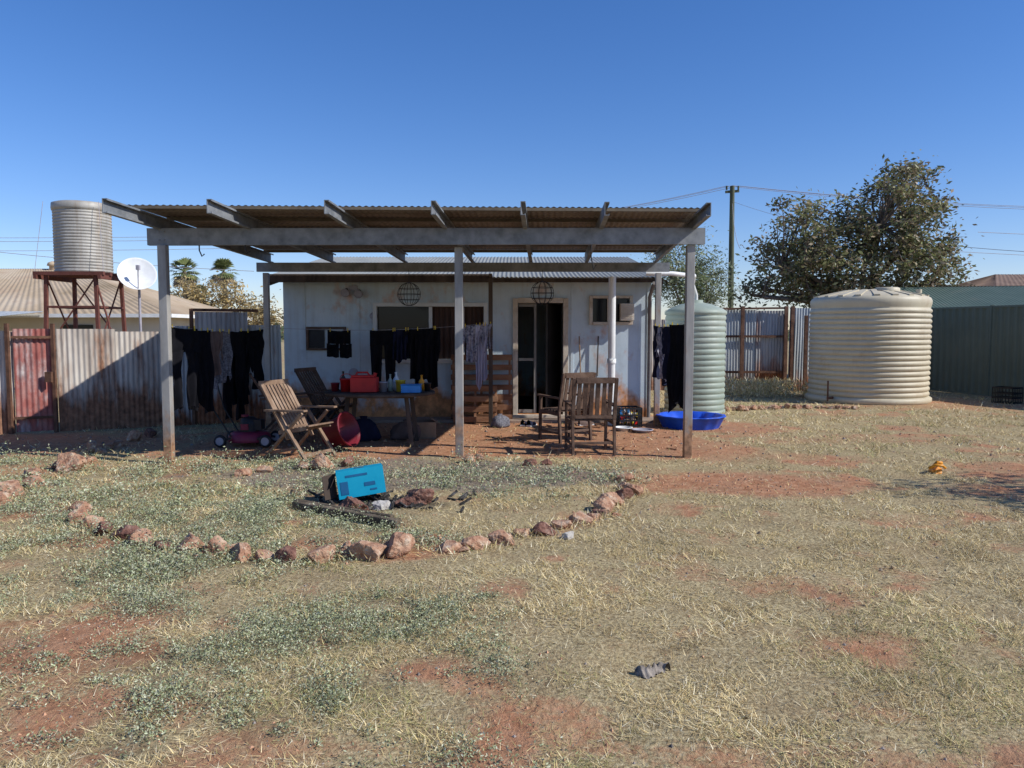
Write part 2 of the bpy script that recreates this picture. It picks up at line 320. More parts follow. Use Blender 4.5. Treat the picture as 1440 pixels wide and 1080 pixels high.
for (n,y0,y1,s) in [(12000,2.2,5,.005),(12000,5,9.5,.008),(7000,9.5,14,.012)]:
    x,y=scatter(n,y0,y1);d,w,gr,ash=masks(x,y);k=(rng.random(len(x))<np.clip(.06+d*.6+gr*.8,0,1))&outside_build(x,y);x=x[k];y=y[k];gr=gr[k];N=len(x)
    sc=s*(.4+1.6*rng.random((N,1,1))**3+.2)*rng.uniform(.6,1.3,(N,1,3));v=oct_v[None]*sc+rng.normal(size=(N,6,3))*s*.12
    v[...,0]+=x[:,None];v[...,1]+=y[:,None];v[...,2]+=(gz(x,y))[:,None];Vs.append(v.reshape(-1,3))
    c=np.where((rng.random(N)<.3+.6*gr)[:,None],np.array([(.2,.17,.15)]),np.array([(.40,.22,.13)]))*(.5+rng.random(N))[:,None];Cs.append(np.repeat(c,6,0))
V=np.concatenate(Vs);N=len(V)//6;F=(oct_f[None]+np.arange(N)[:,None,None]*6).reshape(-1,3);np_mesh('gravel',V,F,vegm,np.concatenate(Cs))

# ------------------------------------------------------------ rocks
bm=bmesh.new();bmesh.ops.create_icosphere(bm,subdivisions=5,radius=1);bm.verts.ensure_lookup_table()
IV=np.array([v.co[:] for v in bm.verts]);IF=[[v.index for v in f.verts] for f in bm.faces];bm.free()
def rock(mb,x,y,sx,sy=None,sz=None,mi=0,sink=.22,z=None):
    sy=sy or sx*random.uniform(.65,1.0);sz=sz or sx*random.uniform(.5,.8)
    n=random.randint(10,15);pl=rng.normal(size=(n,3));pl/=np.linalg.norm(pl,axis=1)[:,None];di=rng.uniform(.52,.88,n)
    dots=np.maximum(IV@pl.T,1e-3);r=np.minimum((di/dots).min(1),1.08)
    o=x*9+y*5
    r=r*(1+.34*(fbm(IV[:,0]*2+o,IV[:,1]*2+o,IV[:,2]*2,3)-.5)+.11*(fbm(IV[:,0]*8+o,IV[:,1]*8,IV[:,2]*8+o,3)-.5))
    V=IV*r[:,None]*np.array([sx,sy,sz])*.66;a=random.uniform(0,6.28);ca,sa=math.cos(a),math.sin(a)
    V=V@np.array([[ca,sa,0],[-sa,ca,0],[0,0,1]]);zz=g(x,y) if z is None else z
    V+=np.array([x,y,zz+sz*(.5-sink)]);mb.add(V.tolist(),IF,mi,False)
rockm=M('ochre_rock',[(.15,.07,.045),(.34,.175,.105),(.45,.28,.18),(.58,.47,.35)],13,.92,0,.8,45,6,dirt=((.44,.34,.25),.1,14))
rockr=M('red_rock',[(.07,.032,.025),(.18,.085,.06),(.29,.16,.115)],14,.9,0,.7,45,6,dirt=((.38,.29,.22),.08,14))
rockg=M('grey_rock',[(.2,.18,.16),(.4,.37,.33),(.5,.47,.42)],9,.85,0,.5,30)
ring=[(-3.71,6.57,.2),(-3.57,6.25,.2),(-3.66,6.4,.14),(-3.38,6.05,.17),(-3.18,5.88,.18),(-2.95,5.8,.19),(-2.76,5.68,.17),(-2.56,5.56,.16),(-2.34,5.46,.19),(-2.14,5.4,.22),(-2.02,5.38,.16),(-1.88,5.32,.19),(-1.74,5.27,.15),(-1.58,5.2,.17),(-1.345,5.26,.24),(-1.17,5.4,.2),(-1.0,5.33,.21),(-.78,5.43,.25),
 (-.487,5.48,.22),(-.277,5.54,.21),(-.08,5.72,.19),(.096,5.97,.15),(.254,5.97,.17),(.42,6.2,.19),(.60,6.3,.17),(.68,6.42,.15),(.77,6.55,.18),(.86,6.72,.2),(.93,6.93,.21),(1.04,7.25,.19),(1.17,7.42,.19),(1.2,8.1,.23),(1.13,7.7,.15),(-3.9,6.85,.13)]
mb=MB()
for x,y,s in ring:
    rock(mb,x+random.uniform(-.03,.03),y+random.uniform(-.05,.05),s*random.uniform(.74,1.0),mi=0 if random.random()<.65 else 1)
    if random.random()<.7: rock(mb,x+random.uniform(-.15,.15),y+random.uniform(-.12,.12),random.uniform(.04,.09),mi=0)
rock(mb,.43,5.85,.09,mi=2)
mb.build('stone_ring_border',[rockm,rockr,rockg])
for (cx,cy,s) in ring:
    n=70;a=rng.uniform(0,6.28,n);rr=s*rng.uniform(.4,1.0,n);px=cx+np.cos(a)*rr;py=cy+np.sin(a)*rr
    fr.append(np.stack([px,py,gz(px,py)],1))
P=np.concatenate(fr);V=leaf_quads(P,.075,.07,.9);c=PAL[rng.integers(0,5,len(P))]*rng.uniform(.7,1.1,(len(P),1));np_mesh('grass_tufts',V,np.arange(len(V)).reshape(-1,4),vegm,np.repeat(c,4,0))
mb=MB()
for x,y,s in [(-4.93,7.45,.25),(-4.72,6.95,.22),(-5.34,8.45,.18),(-5.12,8.8,.27),(-5.3,8.95,.18),(-5.38,9.5,.2),(-5.5,10,.22),(-5.47,10.55,.2),(-5.5,11.1,.22),(-5.45,11.5,.2),(-5.1,9.2,.15),(-4.97,7.9,.2),(-5.2,8.2,.16),(-5.3,9.8,.15),(-5.45,10.3,.17),(-5.0,7.2,.13)]: rock(mb,x,y,s,mi=0 if random.random()<.8 else 1)
mb.build('garden_edge_stones',[rockm,rockr])
for (x,y,sx,sz,mm) in [(-2.18,8.8,.25,.19,rockm),(-1.92,8.93,.18,.12,rockr),(-.53,9.3,.15,.1,rockm),(-.4,9.35,.12,.08,rockm),(-.88,7.04,.3,.18,rockr),(-1.4,6.72,.22,.18,rockr),(-1.18,6.84,.14,.1,rockg),(-2.97,8.4,.16,.1,rockm),(-2.4,8.8,.15,.1,rockm),(-2.8,8.6,.13,.08,rockm),(.2,9.0,.16,.09,rockr),(.42,9.05,.15,.08,rockr),(-1.02,6.95,.12,.09,rockr)]:
    mb=MB();rock(mb,x,y,sx,None,sz);mb.build('rock',mm)
mb=MB()
for i in range(24): 
    t=i/23;rock(mb,4.3+t*2.7+random.uniform(-.05,.05),15.3+.5*math.sin(t*2.5)+random.uniform(-.06,.06),random.uniform(.1,.17))
mb.build('tank_edge_stones',[rockm])

mb=MB();logm=M('weathered_log',[(.05,.04,.028),(.12,.09,.06),(.2,.155,.105)],8,.9,0,.5)
mb.bar((-1.95,6.80,.04+g(-1.9,6.8)),(-.92,6.12,.04+g(-.9,6.1)),.07,.06);mb.bar((-1.98,6.93,.035+g(-1.9,6.9)),(-1.0,6.33,.035+g(-1,6.3)),.05,.045)
mb.build('timber_sleeper',logm,bevel=.01)
cy=M('cyan_carton',[(.0,.27,.43),(.01,.34,.5)],3,.5,0,.05);cyd=M('carton_print',[(.01,.09,.2),(.015,.12,.26)],8,.5,0,.05);cardb=M('cardboard',[(.05,.035,.028),(.08,.06,.045)],8,.9,0,.1)
mb=MB();rt=Matrix.Rotation(R(14),3,'Z')@Matrix.Rotation(R(-4),3,'X')@Matrix.Rotation(R(-7),3,'Y')
c0=Vector((-1.42,7.12,.19+g(-1.4,7.1)));W,D,H=.43,.2,.25
def lb(c,s,mi): mb.box(c0+rt@Vector(c),s,mi,rt)
lb((0,-D/2,0),(W,.006,H),0);lb((0,D/2,0),(W,.006,H),0);lb((0,0,H/2),(W,D-.008,.006),0);lb((0,0,-H/2),(W,D-.008,.006),0);lb((W/2-.003,0,0),(.006,D-.008,H-.008),0)
lb((-W*.36,-D/2-.005,-H*.12),(.07,.003,.12),1);lb((-W*.08,-D/2-.005,H*.3),(.2,.003,.02),1);lb((W*.18,-D/2-.005,-.02),(.1,.003,.035),1);lb((W*.25,-D/2-.005,-.075),(.06,.003,.015),1);lb((0,.0,H/2+.005),(.09,.03,.003),2)
rf=rt@Matrix.Rotation(R(35),3,'Z');mb.box(c0+rt@Vector((-W/2-.07,-D/2+.05,0)),(.14,.006,H-.03),2,rf)
rf=rt@Matrix.Rotation(R(-60),3,'Y');mb.box(c0+rt@Vector((-W/2-.03,0,H/2-.07)),(.13,D-.02,.006),2,rf);lb((-W/2+.06,0,0),(.004,D-.02,H-.02),2)
mb.build('drinks_carton',[cy,cyd,cardb])
mb=MB()
for i in range(110):
    x=-1.25+random.gauss(0,.36);y=7.05+random.gauss(0,.15);a=random.uniform(0,3.1);l=random.uniform(.03,.14)
    mb.bar((x,y,g(x,y)+.01),(x+math.cos(a)*l,y+math.sin(a)*l,g(x,y)+random.uniform(.01,.06)),.02,.018)
mb.build('charcoal',M('char',[(.01,.01,.01),(.04,.035,.03),(.15,.14,.13)],20,.95,0,.4))

# ------------------------------------------------------------ pergola
pg=empty('patio_pergola')
def lerp(a,b,t): return a+(b-a)*t
mb=MB()
for (x,y,zt,w) in [(-4.14,9.2,2.61,.1),(-.66,9.6,2.63,.1),(2.22,9.65,2.66,.1)]:
    mb.box((x,y,zt/2-.05),(w,w,zt+.1))
for (x,y,zt,w) in [(-4.1,12.9,2.56,.09),(2.44,12.9,2.56,.09)]: mb.box((x,y,zt/2-.05),(w,w,zt+.1))
mb.build('posts',M('post_galv',[(.22,.21,.20),(.33,.32,.30),(.42,.4,.37)],5,.6,.2,.1,stretch=(1,1,.3),rust=((.32,.18,.1),-.13,0,.9,4,(1,1,.6))),pg,.006)
mb=MB();mb.cbeam((-4.34,9.26,2.715),(2.38,9.6,2.765),.07,.2,flip=-1)
mb.cbeam((-4.25,12.9,2.655),(2.62,12.9,2.655),.06,.15,flip=-1)
for (x,y) in((-4.14,9.2),(-.66,9.55),(2.22,9.6)):
    for q in(-.03,.03):
        for zz in(2.67,2.77): mb.lathe([(.011,0),(.011,.015),(.001,.015)],(x+q,y-.012,zz),6,rot=Matrix.Rotation(R(90),3,'X'))
mb.build('beams',galv,pg)
mb=MB();XF=[-4.24,-3.19,-1.98,-.85,.12,1.05,2.2]
for i,xf in enumerate(XF):
    s=(xf+4.24)/6.44;yf=lerp(8.1,8.7,s);zf=lerp(2.9,2.955,s)
    mb.cbeam((xf,yf,zf),(xf+.2,13.05,2.81),.055,.15,flip=(1 if i<6 else -1))
mb.build('rafters',galv,pg)
mb=MB()
for k in range(6):
    t=.09+k*.175
    a=Vector((lerp(-4.3,-4.1,t),lerp(8.35,13.0,t),lerp(2.985,2.895,t)+.012));b2=Vector((lerp(2.24,2.46,t),lerp(8.98,13.0,t),lerp(3.04,2.895,t)+.012));mb.bar(a,b2,.05,.035)
mb.build('battens',M('batten',[(.10,.08,.06),(.17,.14,.1)],6,.8,0,.1),pg)
mb=MB();N=88*6;rows=[]
for i in range(N+1):
    t=i/N;w=.007*math.sin(2*math.pi*t*88)
    f=Vector((lerp(-4.34,2.28,t),lerp(8.78,9.34,t),lerp(3.005,3.06,t)+w+.01));r_=Vector((lerp(-4.16,2.5,t),13.1,2.935+w+.012));rows.append([f,f.lerp(r_,.5),r_])
mb.grid(rows);mb.build('roof_sheet',galv_roof_under,pg)
mb=MB()
for px,h in [(-3.75,.14),(-3.2,.1),(.95,.3)]:
    mb.tube([(px,9.3,2.63),(px,9.3,2.63-h*.5),(px+.03,9.3,2.63-h),(px+.06,9.3,2.63-h*.8)],.008,6)
mb.build('hooks',blackpl,pg)

# ------------------------------------------------------------ hut
hut=empty('fibro_hut');HX0,HX1,HY=-4.09,2.49,13.8
def wall(mb,x0,x1,z0,z1,y0,y1,ops):
    X=sorted({x0,x1,*[o[0] for o in ops],*[o[1] for o in ops]});Z=sorted({z0,z1,*[o[2] for o in ops],*[o[3] for o in ops]})
    for i in range(len(X)-1):
        for j in range(len(Z)-1):
            cx=(X[i]+X[i+1])/2;cz=(Z[j]+Z[j+1])/2
            if any(o[0]<cx<o[1] and o[2]<cz<o[3] for o in ops): continue
            for yy,fl in((y0,0),(y1,1)):
                q=[(X[i],yy,Z[j]),(X[i+1],yy,Z[j]),(X[i+1],yy,Z[j+1]),(X[i],yy,Z[j+1])];mb.add(q,[(0,1,2,3) if not fl else (3,2,1,0)])
    for a,b_,c,d in ops:
        for q in ([(a,y0,c),(a,y1,c),(a,y1,d),(a,y0,d)],[(b_,y0,c),(b_,y0,d),(b_,y1,d),(b_,y1,c)],[(a,y0,d),(a,y1,d),(b_,y1,d),(b_,y0,d)],[(a,y0,c),(b_,y0,c),(b_,y1,c),(a,y1,c)]): mb.add(q,[(0,1,2,3)])
WIN=(-2.42,-.5,1.09,2.03);DOOR=(.1,.92,.1,2.1);WIN2=(1.44,2.1,1.75,2.18)
mb=MB();wall(mb,HX0,HX1,-.05,2.58,HY,HY+.1,[WIN,DOOR,WIN2])
mb.add([(HX0,HY,-.05),(HX0,HY,2.58),(HX0,17.8,3.2),(HX0,17.8,-.05)],[(0,1,2,3)]);mb.add([(HX1,HY,-.05),(HX1,HY,2.58),(HX1,17.8,3.2),(HX1,17.8,-.05)],[(3,2,1,0)]);mb.add([(HX0,17.8,-.05),(HX1,17.8,-.05),(HX1,17.8,3.2),(HX0,17.8,3.2)],[(0,1,2,3)])
for x in (-3.72,-2.75,-.38,1.08,2.44): mb.box((x,HY-.006,1.27),(.045,.012,2.5))
mb.build('walls',wallm,hut)
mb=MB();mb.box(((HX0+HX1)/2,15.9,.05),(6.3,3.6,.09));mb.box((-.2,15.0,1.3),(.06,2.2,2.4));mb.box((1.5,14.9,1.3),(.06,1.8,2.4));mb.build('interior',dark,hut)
mb=MB();mb.box(((HX0+HX1)/2,13.55,-.0),(6.9,.6,.1));mb.build('slab',M('concrete',[(.24,.17,.12),(.35,.27,.21)],4,.9,0,.3),hut,.01)
mb=MB();a,b_,c,d=WIN
for (cc_,ss) in (((a-.03,HY-.02,(c+d)/2),(.07,.06,d-c+.14)),((b_+.03,HY-.02,(c+d)/2),(.07,.06,d-c+.14)),(((a+b_)/2,HY-.02,d+.035),(b_-a-.01,.06,.07)),(((a+b_)/2,HY-.03,c-.035),(b_-a-.01,.08,.07)),((-1.46,HY+.02,(c+d)/2),(.06,.04,d-c)),((-.87,HY+.02,(c+d)/2),(.03,.03,d-c))): mb.box(cc_,ss)
mb.build('window_frame',alum,hut,.004)
mb=MB();mb.box(((a-1.46)/2,HY+.06,(c+d)/2),(-1.46-a-.01,.008,d-c-.01));mb.box((1.75,HY+.05,1.965),(.64,.01,.41));mb.build('window_glass_panes',glass,hut)
cur=M('curtain',[(.05,.03,.025),(.11,.065,.05)],5,.9,0,.1,stretch=(8,1,.3));mb=MB()
P=[[Vector((-1.45+t*.94,HY+.07+.02*math.sin(t*60),z)) for z in(c,d)] for t in np.linspace(0,1,120)]
mb.grid(P);mb.build('curtain',cur,hut)
mb=MB();a,b_,c,d=DOOR
mb.box((a-.04,HY-.02,1.1),(.09,.08,2.15));mb.box((b_+.04,HY-.02,1.1),(.09,.08,2.15));mb.box(((a+b_)/2,HY-.02,d+.04),(b_-a-.015,.08,.09));mb.box(((a+b_)/2,HY-.04,.06),(1.0,.2,.07))
mb.box((1.27+.14,HY-.02,1.965),(.06,.06,.52));mb.box((2.13,HY-.02,1.965),(.06,.06,.52));mb.box((1.77,HY-.02,2.2),(.65,.06,.05));mb.box((1.77,HY-.03,1.73),(.65,.08,.05));mb.box((1.72,HY-.015,1.965),(.04,.05,.41))
mb.build('door_and_window_trim',cream,hut,.004)
mb=MB();dr=Matrix.Rotation(R(68),3,'Z');mb.box((.93-.16,HY+.45,1.1),(.78,.035,1.98),0,dr)
mb.build('door_leaf',M('door_paint',[(.03,.027,.025),(.06,.055,.05)],3,.6,0,.05),hut,.003)
mb=MB();mb.box((.42,HY+.12,1.1),(.045,.04,1.98));mb.box((.26,HY+.12,1.08),(.28,.02,.05));mb.box((.26,HY+.12,2.06),(.28,.02,.06));mb.box((.26,HY+.12,.14),(.28,.02,.06));mb.build('fly_screen_door',M('screen_frame',[(.16,.15,.14),(.25,.24,.22)],3,.6,0,.05),hut)
mb=MB();mb.corr((-4.28,13.3,2.52),(6.95,0,0),(0,4.6,.78),mi=0,nv=2)
mb.build('roof',roofz,hut)
mb=MB();mb.bar((-4.2,13.38,2.47),(2.6,13.38,2.47),.04,.07);mb.bar((-4.2,13.38,2.44),(-4.2,17.9,3.2),.03,.12);mb.bar((2.6,13.38,2.44),(2.6,17.9,3.2),.03,.12);mb.box((-.36,12.98,1.23),(.07,.07,2.5));mb.bar((-.36,12.95,2.52),(-.36,13.8,2.5),.05,.07);mb.bar((-4.2,13.27,2.5),(-.36,13.27,2.5),.03,.14)
mb.build('eave_timbers',brownwood,hut,.004)
mb=MB();mb.tube([(1.68,12.95,-.02),(1.68,12.95,2.5)],.062,16);mb.lathe([(.075,0),(.075,.08),(.062,.08)],(1.68,12.95,1.05),16)
mb.tube([(2.3,13.3,2.58),(2.75,13.3,2.58),(3.2,13.6,2.56),(3.5,15.0,2.5),(3.62,15.2,2.3),(3.62,15.2,2.12)],.04,10)
mb.build('pvc_pipes',whitep,hut)
mb=MB();mb.tube([(2.45,13.3,2.42),(2.45,13.55,2.3),(2.45,13.72,2.2),(2.45,13.72,.05)],.035,10);mb.tube([(1.52,13.6,.8),(1.54,13.74,1.5),(1.5,13.75,.2)],.012,6);mb.build('downpipe',M('downpipe_paint',[(.14,.12,.11),(.22,.2,.18)],5,.6,0,.1),hut)
mb=MB()
for (cc_,ss) in (((-3.66,HY-.03,1.46),(.04,.06,.42)),((-2.99,HY-.03,1.46),(.04,.06,.42)),((-3.325,HY-.03,1.65),(.63,.06,.04)),((-3.325,HY-.03,1.27),(.63,.06,.04))): mb.box(cc_,ss)
mb.box((-3.5,HY-.016,1.46),(.28,.03,.33),1);mb.box((-3.16,HY-.014,1.5),(.26,.028,.25),2);mb.build('wall_vent_box',[chairdark,blackpl,wallm],hut,.003)
mb=MB()
for (x,z) in ((-2.95,2.33),(-2.72,2.31)): mb.lathe([(.001,0),(.03,0),(.035,.06),(.075,.13),(.078,.14),(.06,.135),(.001,.12)],(x,HY-.03,z),16,rot=Matrix.Rotation(R(118),3,'X'))
mb.box((-2.83,HY-.02,2.36),(.16,.04,.08));mb.lathe([(.001,.03),(.05,.03),(.07,0)],(-2.48,HY,1.86),16,rot=Matrix.Rotation(R(90),3,'X'));mb.lathe([(.001,.04),(.06,.04),(.09,0)],(-2.85,HY,.84),16,rot=Matrix.Rotation(R(90),3,'X'))
mb.build('wall_lamps',greyp,hut)
mb=MB();mb.box((2.14-.1,HY-.09,1.93),(.24,.16,.3));
for k in range(7): mb.box((2.04,HY-.175,1.82+k*.035),(.2,.01,.012))
mb.build('evaporative_cooler',cream,hut,.006)

for (x,y,z) in [(-1.7,12.75,2.2),(.5,12.75,2.22)]:
    mb=MB()
    for k in range(5):
        ax=Matrix.Rotation(k*math.pi/5,3,'Z');mb.tube([Vector((x,y,z))+ax@Vector((.19*math.cos(t),0,.19*math.sin(t))) for t in np.linspace(0,2*math.pi,29)],.0045,5,caps=False)
    for q in(-.09,0,.09):
        rr=math.sqrt(.19**2-q*q);mb.tube([(x+rr*math.cos(t),y+rr*math.sin(t),z+q) for t in np.linspace(0,2*math.pi,29)],.0045,5,caps=False)
    mb.tube([(x,y,z+.19),(x,y,2.6)],.005,5);mb.build('hanging_wire_globe',blackpl)

# ------------------------------------------------------------ clothes
def fab(n,c,c2=None,sc=9): return M(n,[c,c2 or tuple(x*1.6 for x in c)],sc,.95,0,.15,60,spec=.1)
blk=fab('black_cloth',(.006,.006,.008));nav=fab('navy_cloth',(.012,.014,.03));gry=fab('grey_print_cloth',(.05,.05,.06),(.25,.25,.28),45);brn=fab('taupe_cloth',(.10,.07,.06));ltb=fab('lilac_print_cloth',(.03,.03,.09),(.55,.55,.62),22);wht=fab('lilac_cloth',(.4,.4,.52),(.5,.5,.6))
def panel(mb,p0,p1,L,mi=0,amp=.035,nf=3,seed=0,t0=0,t1=0,rag=.03,nu=22,nv=20,v0=0):
    p0=Vector(p0);p1=Vector(p1);u=p1-p0;n=Vector((-u.y,u.x,0)).normalized();mid=(p0+p1)/2
    P=[]
    for i in range(nu+1):
        s=i/nu;row=[]
        for j in range(nv+1):
            v=j/nv;wf=1+lerp(t0,t1,v);q=mid+u*(s-.5)*wf
            Lz=L*(1+rag*math.sin(s*5+seed*2)+rag*.6*math.sin(s*13+seed))
            off=amp*(.25+v)*math.sin(s*nf*6.28+seed+1.3*v)+amp*.5*math.sin(v*9+s*6+seed*3)
            row.append(q+n*off+Vector((0,0,-v0-v*Lz-.015*math.sin(s*3.14)*(1-v))))
        P.append(row)
    mb.grid(P,mi)
def garment(kind,name,p0,p1,L,mat,seed=0):
    mb=MB();p0=Vector(p0);p1=Vector(p1);m=(p0+p1)/2;u=p1-p0
    if kind=='trousers':
        panel(mb,p0,p1,L*.3,seed=seed,amp=.02,rag=0)
        panel(mb,p0-Vector((0,0,L*.27)),m-u*.03-Vector((0,0,L*.27)),L*.73,seed=seed+1,t1=-.25,nf=1.5);panel(mb,m+u*.03-Vector((0,0,L*.27)),p1-Vector((0,0,L*.27)),L*(.7+.06*math.sin(seed)),seed=seed+2,t1=-.25,nf=1.5)
    elif kind=='shirt':
        panel(mb,p0.lerp(p1,.18),p0.lerp(p1,.82),L,seed=seed,t1=.08,rag=.02)
        panel(mb,p0-Vector((0,0,.01)),p0.lerp(p1,.2)-Vector((0,0,.0)),L*.5,seed=seed+1,nf=1,t1=.2,rag=.15);panel(mb,p0.lerp(p1,.8),p1-Vector((0,0,.01)),L*.55,seed=seed+2,nf=1,t1=.2,rag=.15)
    elif kind=='shorts':
        panel(mb,p0,p1,L*.5,seed=seed,amp=.02,rag=0);panel(mb,p0-Vector((0,0,L*.48))-u*.04,m-u*.01-Vector((0,0,L*.48)),L*.5,seed=seed+1,nf=1);panel(mb,m+u*.01-Vector((0,0,L*.48)),p1+u*.04-Vector((0,0,L*.48)),L*.52,seed=seed+2,nf=1)
    else: panel(mb,p0,p1,L,seed=seed,nf=4,t1=random.uniform(-.1,.25),amp=.045,rag=.08)
    for q in (.12,.88):
        c=p0.lerp(p1,q);mb.box(c,(.012,.012,.06),1)
    mb.build(name,[mat,yelp])
def lineL(y): return (lerp(-4.12,-4.1,(y-9.2)/3.7),y,1.66-.07*math.sin((y-9.2)/3.7*3.14))
for kind,nm,ya,yb,L,mt in [('trousers','hanging_trousers',9.35,9.8,1.02,blk),('dress','hanging_dress',9.84,10.2,1.05,blk),('shirt','hanging_shirt',10.22,10.62,.6,brn),('dress','hanging_dress',10.6,10.95,.72,gry),('trousers','hanging_trousers',10.98,11.45,1.25,blk),('shirt','hanging_shirt',11.2,11.75,1.1,blk),('trousers','hanging_trousers',11.7,12.3,1.0,blk)]:
    a=Vector(lineL(ya));b_=Vector(lineL(yb));a.x-=.05;b_.x+=.12;garment(kind,nm,a,b_,L,mt,ya*3)
def lineM(x): t=(x+4.1)/3.74;return (x,lerp(12.2,12.95,t),lerp(1.66,1.72,t)-.08*math.sin(t*3.14))
for kind,nm,xa,xb,L,mt in [('shorts','hanging_shorts',-2.98,-2.62,.45,blk),('trousers','hanging_trousers',-2.32,-1.9,.85,blk),('dress','hanging_dress',-1.95,-1.72,.5,nav),('shirt','hanging_shirt',-1.78,-1.2,.82,blk),('dress','hanging_dress',-1.6,-1.25,.95,blk),('shirt','hanging_shirt',-.82,-.5,.62,ltb),('dress','hanging_dress',-.62,-.42,1.0,wht),('dress','hanging_dress',-.5,-.34,.45,ltb)]:
    garment(kind,nm,lineM(xa),lineM(xb),L,mt,xa*5)
def lineR(y): return (lerp(2.2,2.42,(y-9.65)/3.25),y,1.72-.06*math.sin((y-9.65)/3.25*3.14))
for kind,nm,ya,yb,L,mt in [('dress','hanging_dress',9.95,10.35,1.1,blk),('shirt','hanging_shirt',10.7,11.2,.75,nav),('shirt','hanging_shirt',11.3,11.8,.8,ltb),('trousers','hanging_trousers',11.7,12.3,.9,nav)]:
    a=Vector(lineR(ya));b_=Vector(lineR(yb));a.x+=.06;b_.x-=.12;garment(kind,nm,a,b_,L,mt,ya*2)
mb=MB();mb.tube([lineL(y) for y in np.linspace(9.25,12.85,12)],.003,5);mb.tube([lineM(x) for x in np.linspace(-4.08,-.4,12)],.003,5);mb.tube([lineR(y) for y in np.linspace(9.7,12.85,12)],.003,5)
mb.build('clothes_line',greyp)

# ------------------------------------------------------------ furniture
def deck_chair(loc,rot,mat,name='wooden_armchair',slat='v',sc=1):
    mb=MB();B=mb.bar
    for s in(-1,1):
        y=s*.29;B((.36,y,0),(-.12,y,.63),.03,.055,0,(0,1,0));B((-.36,y*.9,0),(.26,y*.9,.62),.03,.055,0,(0,1,0))
        B((-.3,y*1.03,.64),(.36,y*1.03,.66),.075,.025);B((.02,y*.82,.27),(-.42,y*.82,.98),.03,.055,0,(0,1,0));B((.32,y*.8,.43),(-.14,y*.8,.35),.028,.05,0,(0,0,1))
    for k in range(8):
        t=k/7;B((lerp(.34,-.1,t),-.25,lerp(.46,.38,t)),(lerp(.34,-.1,t),.25,lerp(.46,.38,t)),.045,.018)
    if slat=='v':
        for k in range(7):
            y=lerp(-.19,.19,k/6);B((-.06,y,.41),(-.415,y,.955),.042,.015,0,(1,0,.6))
        B((-.42,-.27,.985),(-.42,.27,.985),.03,.06);B((-.06,-.25,.4),(-.06,.25,.4),.03,.05)
    else:
        for k in range(8):
            t=k/7;B((lerp(-.06,-.4,t),-.25,lerp(.42,.96,t)),(lerp(-.06,-.4,t),.25,lerp(.42,.96,t)),.02,.05)
    B((.3,-.28,.08),(.3,.28,.08),.025,.045);B((-.3,-.26,.07),(-.3,.26,.07),.025,.045)
    ob=mb.build(name,mat,bevel=.004);ob.location=(loc[0],loc[1],g(loc[0],loc[1])+.0);ob.rotation_euler=(0,0,R(rot));ob.scale=(sc,sc,sc);return ob
def stile_chair(loc,rot,mat):
    mb=MB();B=mb.bar
    for s in(-1,1):
        y=s*.27;B((-.26,y,0),(-.22,y,.45),.045,.035);B((-.22,y,.43),(-.34,y,1.0),.045,.035);B((.26,y,0),(.24,y,.65),.045,.035);B((-.27,y,.64),(.3,y,.66),.06,.025);B((-.24,y,.41),(.26,y,.43),.03,.05);B((-.25,y,.14),(.25,y,.14),.025,.035)
    for k in range(7): B((lerp(-.2,.24,k/6),-.25,.455),(lerp(-.2,.24,k/6),.25,.455),.055,.018)
    B((-.342,-.245,.97),(-.342,.245,.97),.03,.075);B((-.235,-.245,.5),(-.235,.245,.5),.03,.05)
    for k in range(6): y=lerp(-.2,.2,k/5);B((-.24,y,.5),(-.338,y,.96),.052,.014,0,(1,0,0))
    B((-.24,-.25,.16),(-.24,.25,.16),.025,.035)
    ob=mb.build('wooden_dining_chair',mat,bevel=.004);ob.location=(loc[0],loc[1],g(*loc));ob.rotation_euler=(0,0,R(rot));return ob
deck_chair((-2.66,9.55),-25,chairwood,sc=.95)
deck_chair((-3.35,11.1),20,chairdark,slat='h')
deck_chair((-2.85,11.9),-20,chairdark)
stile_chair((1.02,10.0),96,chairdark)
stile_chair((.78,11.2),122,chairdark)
mb=MB();tx,ty=-1.85,10.75
mb.lathe([(.001,.745),(.80,.745),(.81,.735),(.81,.71),(.80,.70),(.001,.70)],(0,0,0),40)
for k in range(-6,7): mb.box((k*.115,0,.7475),(.1,math.sqrt(max(.05,.79**2-(k*.115)**2))*1.96,.004))
for s in(-1,1):
    for q in (-1,1): mb.bar((s*.5,q*.38,0),(s*.42,q*.34,.69),.06,.045,0,(0,1,0))
    mb.bar((s*.45,-.4,.08),(s*.45,.4,.08),.04,.06)
mb.bar((-.5,0,.67),(.5,0,.67),.05,.05)
t=mb.build('outdoor_table',brownwood,bevel=.003);t.location=(tx,ty,g(tx,ty));t.scale=(.95,.75,1)
def bucket(x,y,z,r,h,mat,name,handle=False):
    mb=MB();mb.lathe([(.001,0),(r*.8,0),(r,h),(r*1.06,h),(r*1.06,h-.012),(r*.99,h-.014)],(x,y,z),24);mb.lathe([(r*.96,h),(r*.76,.01),(.001,.01)],(x,y,z),24)
    if handle: mb.tube([(x+r*math.cos(t),y,z+h+r*.75*math.sin(t)) for t in np.linspace(0,math.pi,12)],.005,5)
    mb.build(name,mat)
def bottle(x,y,z,r,h,mat,name='bottle'):
    mb=MB();mb.lathe([(.001,0),(r,.005),(r,h*.6),(r*.35,h*.78),(r*.33,h*.93),(r*.42,h*.94),(r*.42,h),(.001,h)],(x,y,z),20);mb.build(name,mat)
TZ=.755
mb=MB();jx,jy=-2.02,10.5
